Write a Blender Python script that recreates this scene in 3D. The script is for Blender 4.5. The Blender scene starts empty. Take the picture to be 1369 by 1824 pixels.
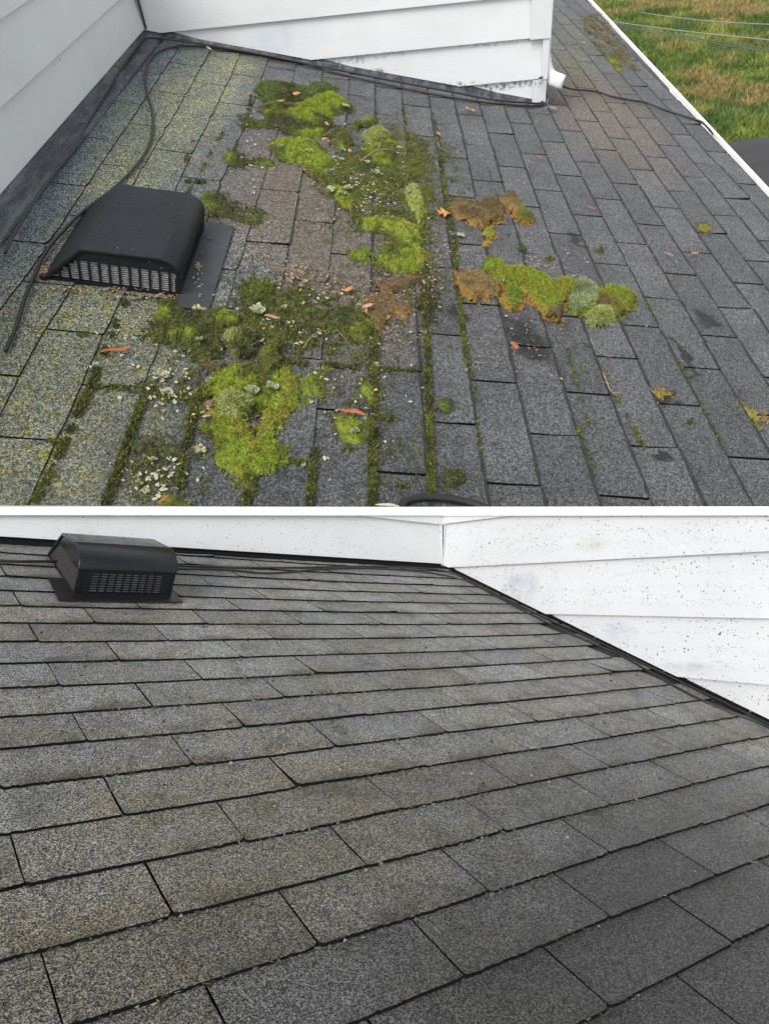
import bpy, bmesh, math, random
import numpy as np
from mathutils import Matrix, Vector
random.seed(7)
RNG = np.random.RandomState(11)
scene = bpy.context.scene

# ------------------------------------------------------------------ camera, sky, sun, exposure
F, CX, CY = 1250.0, 684.5, 700.0
UPV = np.array([-0.089, 0.7427, 0.6637]); UPV /= np.linalg.norm(UPV)
fw = np.array([0, 0, -1.0]); fw = fw - UPV * (fw @ UPV); fw /= np.linalg.norm(fw)
rt = np.cross(fw, UPV)
CW = np.array([rt, fw, UPV])                       # camera axes -> world axes
CAMLOC = np.array([0.0, 0.0, 6.2])
cam = bpy.data.cameras.new('camera')
cam.sensor_fit = 'VERTICAL'; cam.sensor_height = 36.0
cam.lens = F / 1824 * 36.0
cam.shift_y = -(912 - CY) / 1824
cam.clip_start = 0.05; cam.clip_end = 500
camo = bpy.data.objects.new('camera', cam); scene.collection.objects.link(camo)
camo.matrix_world = Matrix.Translation(Vector(CAMLOC)) @ Matrix(CW.tolist()).to_4x4()
scene.camera = camo

SUN_CAM = np.array([-0.38, 0.36, 0.85])            # direction to the sun, camera axes
SUN = CW @ SUN_CAM; SUN /= np.linalg.norm(SUN)
sun_el = math.asin(SUN[2]); sun_az = math.atan2(SUN[0], SUN[1])
w = bpy.data.worlds.new('World'); scene.world = w; w.use_nodes = True
nt = w.node_tree; nt.nodes.clear()
sky = nt.nodes.new('ShaderNodeTexSky'); sky.sky_type = 'NISHITA'; sky.sun_disc = False
sky.sun_elevation = sun_el; sky.sun_rotation = sun_az; sky.air_density = 1.0; sky.dust_density = 3.0; sky.ozone_density = 1.0
hs = nt.nodes.new('ShaderNodeHueSaturation'); hs.inputs['Saturation'].default_value = 0.22
bg = nt.nodes.new('ShaderNodeBackground'); bg.inputs['Strength'].default_value = 0.15
wo = nt.nodes.new('ShaderNodeOutputWorld')
nt.links.new(sky.outputs[0], hs.inputs['Color']); nt.links.new(hs.outputs[0], bg.inputs['Color']); nt.links.new(bg.outputs[0], wo.inputs['Surface'])
sl = bpy.data.lights.new('sun', 'SUN'); sl.energy = 1.15; sl.angle = math.radians(25); sl.color = (1, 0.97, 0.93)
slo = bpy.data.objects.new('sun', sl); scene.collection.objects.link(slo)
slo.rotation_euler = Vector(SUN.tolist()).to_track_quat('Z', 'Y').to_euler()
scene.view_settings.view_transform = 'Standard'; scene.view_settings.look = 'None'
scene.view_settings.exposure = 0.95; scene.view_settings.gamma = 1.0; scene.view_settings.use_curve_mapping = False

# ------------------------------------------------------------------ roof planes
TOP={'R': [[0.012039,0.985051,0.171839],[-0.665533,-0.120363,0.736599],[0.746271,-0.123233,0.654135]],'O': [-2.30346,3.44573,-6.75104],'co': [[5.29058,2.99374],[-0.00296,2.61361],[2.84179,0.03294],[0.01947,0.0344],[0.03065,0.06131],[-0.00872,0.05742],[-0.01335,0.04347],[0.07118,0.0425],[0.00159,0.01829],[-0.00459,0.01783]],'pr': [[0.0,-0.0,-0.0031,-0.0042],[1.0,-0.5,0.003,0.0006],[2.0,-1.0,0.0032,0.0072],[3.0,-1.5,0.0066,0.0046],[4.0,-2.0,0.0003,0.0061],[5.0,-2.5,0.0006,0.0158],[6.0,-3.0,0.0023,0.006],[7.0,-3.5,0.0052,-0.0191],[8.0,-4.0,0.0098,-0.0078],[9.0,-4.5,-0.0069,-0.0007],[10.0,-5.0,-0.0103,0.0595],[2.0,-0.0,0.002,0.0061],[3.0,-0.5,0.0024,-0.008],[4.0,-1.0,-0.0038,0.0062],[5.0,-1.5,0.0011,-0.0064],[6.0,-2.0,0.0059,-0.0121],[7.0,-2.5,-0.0017,-0.0065],[4.0,-3.0,-0.0213,0.0062],[5.0,-3.5,-0.0071,-0.0043],[6.0,-4.0,0.0093,0.0025],[7.0,-4.5,0.0058,-0.016],[8.0,-5.0,0.0114,-0.0045],[9.0,-5.5,-0.0306,0.008],[10.0,-6.0,-0.0153,0.0143],[11.0,-6.5,0.0201,-0.0199],[3.0,-2.5,-0.0009,-0.0145],[1.0,-1.5,0.0048,0.0055],[0.0,-1.0,-0.0076,0.0084],[-1.0,-0.5,-0.0023,0.0075],[-2.0,0.0,-0.0006,-0.0104],[3.0,-3.5,-0.0104,-0.0042],[4.0,-4.0,0.0019,-0.0025],[5.0,-4.5,0.0063,-0.0137],[6.0,-5.0,-0.0026,-0.006],[7.0,-5.5,-0.0052,-0.0056],[8.0,-6.0,0.0118,-0.0088],[10.0,-7.0,0.0013,0.0187],[3.0,-4.5,0.0111,-0.0111],[4.0,-5.0,-0.0059,-0.0093],[5.0,-5.5,-0.0107,-0.0147],[6.0,-6.0,0.0035,-0.0086],[7.0,-6.5,-0.0038,-0.0063],[8.0,-7.0,0.0158,-0.0244],[9.0,-7.5,-0.006,0.0039],[2.0,-5.0,0.0065,0.0025],[1.0,-5.5,0.0044,0.0024],[0.0,-6.0,-0.0149,0.0175],[-1.0,-6.5,0.0134,0.0063],[-2.0,-6.0,-0.0071,-0.0062],[-1.0,-5.5,0.0203,0.0166],[0.0,-5.0,0.0023,0.0212],[1.0,-4.5,0.0014,0.0105],[2.0,-4.0,-0.003,0.0077],[-3.0,-6.5,-0.0207,0.0031],[0.0,-4.0,0.0022,0.0127],[-4.0,-3.0,-0.0028,0.0011],[-5.0,-3.5,-0.0032,-0.0078],[-5.0,-2.5,0.0019,-0.0011],[-10.0,-5.0,0.0028,0.0005],[-10.0,-4.0,-0.0113,0.0085],[-10.0,-3.0,-0.0032,0.013],[-10.0,-2.0,-0.0121,0.0231],[-9.0,-6.5,-0.0095,-0.0048],[-9.0,-5.5,0.0133,-0.0047],[-9.0,-4.5,0.0059,-0.0025],[-9.0,-3.5,0.003,-0.0125],[-10.0,-6.0,0.0078,-0.0108],[-8.0,-6.0,-0.0096,0.0064],[-8.0,-5.0,0.0029,0.0163],[-8.0,-4.0,0.005,-0.0323],[-7.0,-5.5,-0.003,-0.0006],[-7.0,-4.5,0.01,-0.0026],[-7.0,-3.5,-0.0014,0.0014],[-8.0,-1.0,-0.007,-0.023],[-8.0,0.0,0.0087,0.0072],[-7.0,-0.5,0.0269,-0.0131],[-6.0,0.0,-0.0219,0.008]]}
BOT={'R': [[-0.793774,0.569617,0.213212],[0.187204,-0.104721,0.976723],[0.578686,0.815212,-0.023509]],'O': [0.21702,-0.63768,-2.57131],'co': [[0.91656,0.30771],[-0.01486,0.85265],[-0.89171,0.02477],[-0.00911,-0.03725],[-0.01015,-0.05158],[0.00355,-0.02143],[0.00134,0.01156],[-0.0099,0.02498],[-0.02343,0.02068],[-0.02991,0.00032]],'pr': [[0.0,0.5,-0.0017,0.0018],[0.0,1.5,-0.0011,0.0036],[0.0,2.5,0.0011,-0.0004],[1.0,0.0,0.0007,0.001],[1.0,1.0,0.0041,0.0025],[1.0,2.0,-0.0039,-0.0029],[1.0,3.0,0.0025,-0.0028],[2.0,0.5,-0.0023,0.0004],[2.0,1.5,-0.0027,0.0011],[2.0,2.5,-0.0002,-0.0018],[3.0,0.0,-0.0007,-0.0048],[3.0,1.0,0.0036,0.0003],[3.0,2.0,0.0029,0.0018],[4.0,-0.5,-0.0002,-0.0056],[4.0,0.5,-0.0042,-0.0015],[4.0,1.5,-0.0012,-0.0],[4.0,-1.5,0.0031,-0.0014],[4.0,-2.5,-0.0015,-0.0003],[5.0,0.0,-0.0006,-0.0041],[5.0,1.0,0.001,0.0016],[5.0,2.0,-0.0011,0.0009],[5.0,-1.0,0.0035,0.0],[5.0,-2.0,0.0011,0.0001],[6.0,0.5,0.0014,0.0029],[6.0,-0.5,-0.0008,0.0008],[6.0,-1.5,0.0012,0.0021],[6.0,-2.5,-0.0002,0.0005],[6.0,1.5,0.001,0.0028],[7.0,0.0,-0.0038,0.0009],[7.0,-1.0,-0.002,0.0004],[7.0,-2.0,0.0001,0.0004],[7.0,1.0,0.0009,0.0017],[8.0,0.5,-0.0016,0.0012],[8.0,-0.5,-0.002,-0.0026],[8.0,-1.5,0.0005,0.0033],[8.0,-2.5,-0.0014,-0.0011],[9.0,0.0,0.0008,-0.0018],[9.0,-1.0,0.0005,-0.0028],[9.0,-2.0,-0.0007,0.003],[10.0,0.5,0.0018,0.0016],[10.0,-0.5,0.0011,0.0009],[10.0,-1.5,0.0018,0.0043],[10.0,-2.5,0.0003,-0.0005],[10.0,1.5,0.0032,0.0018],[10.0,2.5,-0.0037,-0.0011],[11.0,0.0,-0.0005,-0.003],[11.0,1.0,0.0036,0.0008],[11.0,-1.0,-0.0021,-0.0028],[11.0,-2.0,0.0007,-0.001],[11.0,-3.0,0.0,-0.0003],[12.0,0.5,-0.0007,-0.0016],[12.0,-0.5,0.0018,-0.0006],[12.0,-1.5,-0.0003,-0.0],[12.0,-2.5,0.0004,-0.0013],[12.0,1.5,-0.0017,-0.001],[13.0,0.0,-0.0006,-0.0025],[13.0,1.0,-0.0004,-0.0001],[13.0,-1.0,-0.0027,0.0002],[13.0,-2.0,-0.0008,0.0008],[14.0,0.5,0.0026,0.0016],[14.0,-0.5,-0.0012,0.0006],[14.0,-1.5,0.0018,0.0026],[15.0,0.0,-0.0006,0.0017],[15.0,-1.0,-0.0002,-0.0025]]}

def ray(x, y): return np.array([(x - CX) / F, -(y - CY) / F, -1.0])
class Roof:
    def __init__(s, d, k, theta, name):
        s.R = np.array(d['R']); s.O = np.array(d['O']); s.k = k; s.co = np.array(d['co']); s.n = s.R[:, 2]
        pr = np.array(d['pr']); s.pi = pr[:, :2]; s.pd = pr[:, 2:]
        th = math.radians(theta); s.th = th
        s.up = np.array([0, -math.sin(th), math.cos(th)]); s.h = np.array([0, -math.cos(th), -math.sin(th)])
        s.camloc = -(s.R.T @ s.O)
        m = Matrix((CW @ s.R).tolist()).to_4x4(); m.translation = Vector((CW @ s.O + CAMLOC).tolist())
        s.M = m; s.name = name
    def px(s, x, y, z=0.0):                      # roof coordinates of a photo point: c along the courses, s down the slope, z off the roof
        r = s.R.T @ ray(x, y); o = s.camloc
        return o + r * ((z - o[2]) / r[2])
    def wall(s, x, y, p0, nn):
        r = s.R.T @ ray(x, y); o = s.camloc; p0 = np.array(p0, float); nn = np.array(nn, float)
        return o + r * ((p0 - o) @ nn / (r @ nn))
    def proj(s, p):
        q = s.R @ np.array(p, float) + s.O; return CX + F * q[0] / -q[2], CY - F * q[1] / -q[2], -q[2]
    def lat(s, i, v):                            # shingle lattice -> (c, s); arrays ok. gently irregular like the real courses
        i = np.asarray(i, float); v = np.asarray(v, float); i, v = np.broadcast_arrays(i, v)
        a = i / 10; b = v / 4
        X = np.stack([np.ones_like(a), a, b, a*a, a*b, b*b, a**3, a*a*b, a*b*b, b**3], -1) @ s.co
        wi = np.exp(-((i[..., None] - s.pi[:, 0]) ** 2 / 1.6 ** 2 + (v[..., None] - s.pi[:, 1]) ** 2 / 0.8 ** 2))
        cor = (wi @ s.pd) / (wi.sum(-1)[..., None] + 0.25)
        return X + cor
TOPR = Roof(TOP, 2.15, 15.0, 'T'); BOTR = Roof(BOT, 0.68, 19.3, 'B')

# ------------------------------------------------------------------ helpers
def hsh(a, b):
    n = (a.astype(np.int64) * 374761393 + b.astype(np.int64) * 668265263) & 0xffffffff
    n = ((n ^ (n >> 13)) * 1274126177) & 0xffffffff
    return ((n ^ (n >> 16)) & 0xffffff) / float(0xffffff)
def vn(x, y):
    x = np.asarray(x, float); y = np.asarray(y, float)
    xi = np.floor(x); yi = np.floor(y); fx = x - xi; fy = y - yi
    fx = fx*fx*(3-2*fx); fy = fy*fy*(3-2*fy)
    a = hsh(xi, yi); b = hsh(xi+1, yi); c = hsh(xi, yi+1); d = hsh(xi+1, yi+1)
    return (a*(1-fx)+b*fx)*(1-fy) + (c*(1-fx)+d*fx)*fy
def fbm(x, y, o=4):
    t = 0; a = .5
    for k in range(o):
        t = t + a * vn(x + 17.3*k, y - 9.1*k); x = x * 2.03; y = y * 2.03; a *= .5
    return t / (1 - .5**o)
def worley(x, y):
    x = np.asarray(x, float); y = np.asarray(y, float); xi = np.floor(x); yi = np.floor(y); m = np.full(x.shape, 9.)
    for dx in (-1, 0, 1):
        for dy in (-1, 0, 1):
            cx_ = xi+dx; cy_ = yi+dy
            d = np.hypot(cx_ + hsh(cx_, cy_) - x, cy_ + hsh(cx_+31, cy_-17) - y); m = np.minimum(m, d)
    return m
def inpoly(px_, py_, P):
    P = np.asarray(P); ins = np.zeros(px_.shape, bool); d = np.full(px_.shape, 1e9)
    n = len(P)
    for a in range(n):
        x1, y1 = P[a]; x2, y2 = P[(a+1) % n]
        c = ((y1 > py_) != (y2 > py_)) & (px_ < (x2-x1)*(py_-y1)/((y2-y1) + 1e-12) + x1); ins ^= c
        t = np.clip(((px_-x1)*(x2-x1)+(py_-y1)*(y2-y1)) / ((x2-x1)**2+(y2-y1)**2+1e-12), 0, 1)
        d = np.minimum(d, np.hypot(px_-x1-t*(x2-x1), py_-y1-t*(y2-y1)))
    return np.where(ins, d, -d)

def mesh(name, V, Fc, mats, mi=None, smooth=False, col=None):
    me = bpy.data.meshes.new(name)
    me.from_pydata([tuple(map(float, v)) for v in V], [], [tuple(map(int, f)) for f in Fc])
    for m in (mats if isinstance(mats, (list, tuple)) else [mats]): me.materials.append(m)
    if mi is not None: me.polygons.foreach_set('material_index', np.asarray(mi, np.int32))
    if smooth: me.polygons.foreach_set('use_smooth', np.ones(len(me.polygons), bool))
    if col is not None:
        at = me.attributes.new('Col', 'FLOAT_COLOR', 'POINT')
        c4 = np.ones((len(V), 4), np.float32); c4[:, :3] = col; at.data.foreach_set('color', c4.ravel())
    me.update(); return me
def put(name, me, parent=None, roof=None, loc=(0, 0, 0), rot=None, label=None, cat=None, group=None, kind=None):
    o = bpy.data.objects.new(name, me); scene.collection.objects.link(o)
    L = Matrix.Translation(Vector([float(a) for a in loc]))
    if rot is not None: L = L @ rot
    if parent is not None:
        o.parent = parent; o.matrix_local = L
    elif roof is not None: o.matrix_world = roof.M @ L
    else: o.matrix_world = L
    if label: o['label'] = label
    if cat: o['category'] = cat
    if group: o['group'] = group
    if kind: o['kind'] = kind
    return o
def thing(name, label, cat, roof=None, loc=(0, 0, 0), group=None): return put(name, None, None, roof, loc, None, label, cat, group)
class MB:
    def __init__(s): s.v = []; s.f = []; s.m = []
    def add(s, V, Fc, m=0):
        b = len(s.v); s.v += [tuple(v) for v in V]; s.f += [tuple(b+i for i in f) for f in Fc]; s.m += [m]*len(Fc)
    def box(s, p0, p1, m=0, ax=None):
        c = [(p0[0] if i & 1 == 0 else p1[0], p0[1] if i & 2 == 0 else p1[1], p0[2] if i & 4 == 0 else p1[2]) for i in range(8)]
        if ax is not None: c = [tuple(ax(*q)) for q in c]
        s.add(c, [(0,2,3,1),(4,5,7,6),(0,1,5,4),(2,6,7,3),(0,4,6,2),(1,3,7,5)], m)
    def me(s, name, mats, smooth=False): return mesh(name, s.v, s.f, mats, s.m, smooth)
def catmull(P, n=6):
    P = [np.array(p, float) for p in P]; P = [2*P[0]-P[1]] + P + [2*P[-1]-P[-2]]; out = []
    for k in range(1, len(P)-2):
        for j in range(n):
            t = j/n; a, b, c, d = P[k-1:k+3]
            out.append(.5*((2*b)+(-a+c)*t+(2*a-5*b+4*c-d)*t*t+(-a+3*b-3*c+d)*t**3))
    out.append(P[-2]); return out
def tube(mb, P, r, seg=8, m=0, cap=True):
    P = [np.array(p, float) for p in P]; rs = r if hasattr(r, '__len__') else [r]*len(P)
    V = []; up0 = np.array([0.13, 0.21, 1.0])
    for k, p in enumerate(P):
        t = P[min(k+1, len(P)-1)] - P[max(k-1, 0)]; t /= (np.linalg.norm(t)+1e-9)
        u = np.cross(t, up0); u /= (np.linalg.norm(u)+1e-9); w_ = np.cross(u, t)
        for j in range(seg):
            a = 2*math.pi*j/seg; V.append(p + rs[k]*(math.cos(a)*u+math.sin(a)*w_))
    Fc = [(k*seg+j, k*seg+(j+1) % seg, (k+1)*seg+(j+1) % seg, (k+1)*seg+j) for k in range(len(P)-1) for j in range(seg)]
    if cap: Fc += [tuple(range(seg))[::-1], tuple((len(P)-1)*seg+j for j in range(seg))]
    mb.add(V, Fc, m)

# ------------------------------------------------------------------ material helpers
class NT:
    def __init__(s, name):
        s.mat = bpy.data.materials.new(name); s.mat.use_nodes = True; s.t = s.mat.node_tree
        s.b = s.t.nodes['Principled BSDF']; s.out = s.t.nodes['Material Output']
    def n(s, typ, **kw):
        x = s.t.nodes.new(typ)
        for k, v in kw.items(): setattr(x, k, v)
        return x
    def lk(s, a, b): s.t.links.new(a, b)
    def setv(s, sock, v):
        if hasattr(v, 'is_output') or hasattr(v, 'links'): s.lk(v, sock)
        else: sock.default_value = v
    def math(s, op, a, b=0.0, clamp=False):
        x = s.n('ShaderNodeMath', operation=op, use_clamp=clamp); s.setv(x.inputs[0], a); s.setv(x.inputs[1], b); return x.outputs[0]
    def noise(s, vec, sc, det=3, ro=.6, dist=0.0, out='Fac'):
        x = s.n('ShaderNodeTexNoise'); s.setv(x.inputs['Vector'], vec); x.inputs['Scale'].default_value = sc
        x.inputs['Detail'].default_value = det; x.inputs['Roughness'].default_value = ro; x.inputs['Distortion'].default_value = dist
        return x.outputs[out]
    def voro(s, vec, sc, feat='F1', out='Distance', rnd=1.0):
        x = s.n('ShaderNodeTexVoronoi', feature=feat); s.setv(x.inputs['Vector'], vec); x.inputs['Scale'].default_value = sc; x.inputs['Randomness'].default_value = rnd
        return x.outputs[out]
    def ramp(s, v, a, b, lo=0.0, hi=1.0):
        x = s.n('ShaderNodeMapRange', clamp=True); s.setv(x.inputs[0], v); s.setv(x.inputs[1], a); s.setv(x.inputs[2], b); s.setv(x.inputs[3], lo); s.setv(x.inputs[4], hi)
        return x.outputs[0]
    def mix(s, f, a, b, mode='MIX'):
        x = s.n('ShaderNodeMix', data_type='RGBA', blend_type=mode); s.setv(x.inputs[0], f)
        for sk, v in ((x.inputs[6], a), (x.inputs[7], b)):
            s.setv(sk, v if hasattr(v, 'links') else (*v, 1.0) if len(v) == 3 else v)
        return x.outputs[2]
    def bump(s, hgt, st, dist, nrm=None):
        x = s.n('ShaderNodeBump'); x.inputs['Strength'].default_value = st; x.inputs['Distance'].default_value = dist; s.lk(hgt, x.inputs['Height'])
        if nrm is not None: s.lk(nrm, x.inputs['Normal'])
        return x.outputs[0]
    def coords(s, obj):
        x = s.n('ShaderNodeTexCoord'); x.object = obj; return x.outputs['Object']
    def ell(s, vec, c, r, ang=0.0, soft=.5):     # soft elliptical patch on the roof: centre, radii (c, s), turn
        a = s.n('ShaderNodeMapping', vector_type='TEXTURE'); s.lk(vec, a.inputs['Vector'])
        a.inputs['Location'].default_value = (c[0], c[1], 0); a.inputs['Rotation'].default_value = (0, 0, ang); a.inputs['Scale'].default_value = (r[0], r[1], 1e3)
        l = s.n('ShaderNodeVectorMath', operation='LENGTH'); s.lk(a.outputs[0], l.inputs[0])
        return s.ramp(l.outputs['Value'], 1.0+soft, 1.0-soft)
def simple(name, col, rough=.6, metal=0.0, var=.12, vs=20.0, bump=0.0, bs=200.0, spec=.5):
    m = NT(name); tc = m.n('ShaderNodeTexCoord').outputs['Object']
    f = m.noise(tc, vs, 4, .65)
    a = tuple(c*(1-var*1.5) for c in col); b = tuple(min(1, c*(1+var)) for c in col)
    m.lk(m.mix(m.ramp(f, .3, .7), a, b), m.b.inputs['Base Color']); m.b.inputs['Roughness'].default_value = rough; m.b.inputs['Metallic'].default_value = metal
    m.b.inputs['Specular IOR Level'].default_value = spec
    if bump: m.lk(m.bump(m.noise(tc, bs, 3, .6), bump, .01), m.b.inputs['Normal'])
    return m.mat

# ------------------------------------------------------------------ roofs as things
roofT = thing('shingle_roof', 'upper grey asphalt shingle roof with moss and yellow lichen, sloping to a white gutter above a lawn', 'roof', TOPR)
roofB = thing('shingle_roof', 'lower clean wet grey asphalt shingle roof in front of a white wall, free of moss', 'roof', BOTR)
def shingle_mat(name, R, root):
    k = R.k; m = NT(name); P = m.coords(root); top = R.name == 'T'
    def E(pts, soft=.5, dist=None):               # patches given as (x, y, rx, ry, angle)
        r = None
        for (x, y, rc, rs, an) in pts:
            c = R.px(x, y); e = m.ell(PD, (c[0], c[1]), (rc*k, rs*k), an, soft)
            r = e if r is None else m.math('MAXIMUM', r, e)
        return r
    nz = m.n('ShaderNodeVectorMath', operation='SCALE'); nn = m.noise(P, 9/k, 3, .6, out='Color')
    sb = m.n('ShaderNodeVectorMath', operation='SUBTRACT'); m.lk(nn, sb.inputs[0]); sb.inputs[1].default_value = (.5, .5, .5)
    m.lk(sb.outputs[0], nz.inputs[0]); nz.inputs[3].default_value = .22*k
    ad = m.n('ShaderNodeVectorMath', operation='ADD'); m.lk(P, ad.inputs[0]); m.lk(nz.outputs[0], ad.inputs[1]); PD = ad.outputs[0]
    g1 = m.noise(P, (300 if top else 430)/k, 4, .95)
    g2 = m.voro(P, (420 if top else 430)/k, out='Color')
    sp = m.n('ShaderNodeSeparateColor'); m.lk(g2, sp.inputs[0])
    big = m.noise(P, 5/k, 4, .6); mid = m.noise(P, 28/k, 3, .6)
    at = m.n('ShaderNodeSeparateColor'); m.lk(m.n('ShaderNodeAttribute', attribute_name='Col').outputs['Color'], at.inputs[0]); dn = at.outputs[0]; rnd = at.outputs[1]
    if top: base = m.mix(m.ramp(big, .35, .65), (.126, .130, .134), (.186, .190, .194))
    else: base = m.mix(m.ramp(big, .35, .65), (.29, .297, .297), (.38, .374, .345))
    base = m.mix(m.ramp(rnd, 0, 1, 0, .6), base, (.10, .103, .108) if top else (.15, .154, .154))
    if top:
        bl = E([(120, 330, .9, .35, .1), (300, 150, .7, .3, 0), (60, 300, .7, .2, 0), (420, 480, .28, .12, 0)], .5)
        base = m.mix(m.math('MULTIPLY', bl, .8), base, (.19, .225, .24))
        br = E([(520, 330, .42, .2, 0), (600, 470, .42, .22, 0), (480, 400, .3, .2, 0), (640, 520, .2, .1, 0), (1060, 190, .7, .25, 0), (560, 300, .3, .2, 0)], .5)
        base = m.mix(m.math('MULTIPLY', br, .7), base, (.235, .188, .145))
    else:
        br = m.math('MULTIPLY', m.ramp(m.noise(P, 3.2/k, 4, .7), .42, .58), m.ramp(mid, .3, .7, .3, 1)); br = m.math('MULTIPLY', br, m.ramp(dn, .0, .9, .45, 1.0))
        base = m.mix(m.math('MULTIPLY', br, .8), base, (.225, .188, .115))
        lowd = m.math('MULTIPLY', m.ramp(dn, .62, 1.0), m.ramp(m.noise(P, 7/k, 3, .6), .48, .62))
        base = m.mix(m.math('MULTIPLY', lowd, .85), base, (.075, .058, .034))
        base = m.mix(m.ramp(m.noise(P, 9/k, 5, .75), .50, .66, 0, .7), base, (.10, .098, .088))
        base = m.mix(m.ramp(m.noise(P, 17/k, 4, .7), .54, .74, 0, .35), base, (.40, .41, .41))
        wet = E([(1300, 1700, .75, .5, .3), (1180, 1830, .8, .4, 0)], .6)  # dark ellipses paint the sheen's fall-off at the lower right into the colour
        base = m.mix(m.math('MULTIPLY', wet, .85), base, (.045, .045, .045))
        ol = E([(330, 1450, .35, .12, .1), (420, 1560, .3, .12, 0), (150, 1650, .3, .1, 0)], .8)
        base = m.mix(m.math('MULTIPLY', ol, .45), base, (.17, .14, .07))
    # every granule has its own tone; the tones multiply the weathered colour of the shingle
    gc = m.n('ShaderNodeSeparateColor'); m.lk(m.voro(P, (330 if top else 600)/k, out='Color'), gc.inputs[0])
    gv = m.math('ADD', m.math('MULTIPLY', gc.outputs[0], .62), m.math('MULTIPLY', m.ramp(g1, .38, .60), .38))
    con = m.ramp(bl, 0, 1, .8, 1.2) if top else 1.5
    gf = m.math('ADD', 1.0, m.math('MULTIPLY', m.math('SUBTRACT', m.math('POWER', m.ramp(gv, .12, .88), 1.7 if top else 2.0), .36 if top else .31), m.math('MULTIPLY', con, 2.35)))
    if not top: gf = m.math('MULTIPLY', gf, 1.42)
    gf = m.math('MAXIMUM', gf, .07)
    rough = m.ramp(g1, .3, .7, .85, .6) if top else m.ramp(g1, .4, .6, .50, .24)
    if top:
        li = E([(410, 125, .75, .09, 0), (330, 180, .45, .10, 0), (285, 240, .4, .12, 0), (240, 310, .45, .11, 0), (160, 560, .26, .12, 0), (90, 640, .34, .18, 0),
                (70, 780, .4, .18, 0), (250, 560, .12, .16, 0), (200, 560, .2, .2, 0)], .7)
        l1 = m.noise(P, 170/k, 4, .85); l2 = m.noise(P, 30/k, 4, .75)
        base = m.mix(m.math('MULTIPLY', li, m.ramp(l2, .3, .7, .15, .75)), base, (.34, .35, .20))
        fl = m.math('MULTIPLY', li, m.ramp(m.math('ADD', l1, m.math('MULTIPLY', l2, .7)), .76, .90))
        fl = m.math('MULTIPLY', fl, m.ramp(m.noise(P, 7/k, 3, .6), .40, .58, .25, 1.0))
        base = m.mix(m.math('MULTIPLY', fl, .8), base, m.mix(m.ramp(l2, .48, .58), (.42, .45, .34), (.46, .41, .09)))
        lj = E([(1000, 110, .5, .2, 0), (1020, 60, .5, .15, 0)], .6)
        base = m.mix(m.math('MULTIPLY', m.math('MULTIPLY', lj, m.ramp(l2, .4, .6)), .5), base, (.20, .20, .09))
        wt = E([(1272, 575, .055, .035, .5), (1032, 430, .035, .018, .4), (775, 545, .09, .022, 0), (935, 605, .10, .06, 0),
                (1155, 815, .012, .012, 0), (815, 560, .04, .03, 0), (1215, 640, .12, .012, 0), (1195, 715, .03, .02, 0)], .3)
        base = m.mix(m.math('MULTIPLY', wt, .88), base, (.025, .025, .026))
        # sooty green film round the moss
        sf = E([(700, 420, .9, .35, 0), (560, 600, .5, .5, 0), (360, 700, .5, .5, 0), (700, 250, .5, .25, 0), (600, 800, .4, .4, 0)], .6)
        base = m.mix(m.math('MULTIPLY', m.math('MULTIPLY', sf, m.ramp(l2, .5, .62)), .45), base, (.035, .045, .018))
        rough = m.math('SUBTRACT', rough, m.math('MULTIPLY', wt, .25))
    else:
        st = m.voro(P, 60/k); stc = m.voro(P, 60/k, out='Color'); s2 = m.n('ShaderNodeSeparateColor'); m.lk(stc, s2.inputs[0])
        base = m.mix(m.math('MULTIPLY', m.ramp(st, .12, .06), m.ramp(s2.outputs[0], .96, .97)), base, (.03, .027, .02))
    gm = m.n('ShaderNodeVectorMath', operation='SCALE'); m.lk(base, gm.inputs[0]); m.lk(gf, gm.inputs[3]); base = gm.outputs[0]
    m.lk(base, m.b.inputs['Base Color']); m.lk(rough, m.b.inputs['Roughness'])
    m.b.inputs['Specular IOR Level'].default_value = .35 if top else .38
    if not top:
        m.b.inputs['Coat Weight'].default_value = .06; m.b.inputs['Coat Roughness'].default_value = .2; m.b.inputs['Coat IOR'].default_value = 1.33
    bmp = m.bump(m.math('ADD', m.math('MULTIPLY', gc.outputs[1], .5), g1), 1.0, (.008 if top else .010)*k)
    m.lk(m.bump(m.noise(P, 90/k, 3, .7), .5, .004*k, bmp), m.b.inputs['Normal'])
    return m.mat
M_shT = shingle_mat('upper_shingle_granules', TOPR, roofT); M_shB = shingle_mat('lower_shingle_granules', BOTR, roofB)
M_edge = simple('asphalt_edge', (.008, .008, .008), .95, spec=.1)
M_butt = simple('dirt_shade_edge', (.022, .023, .021), .9, var=.5, vs=35)  # dirt and the shadow line at each butt, painted as one dark strip
M_deck = simple('shingle_underlayer', (.03, .03, .03), .9)

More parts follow.
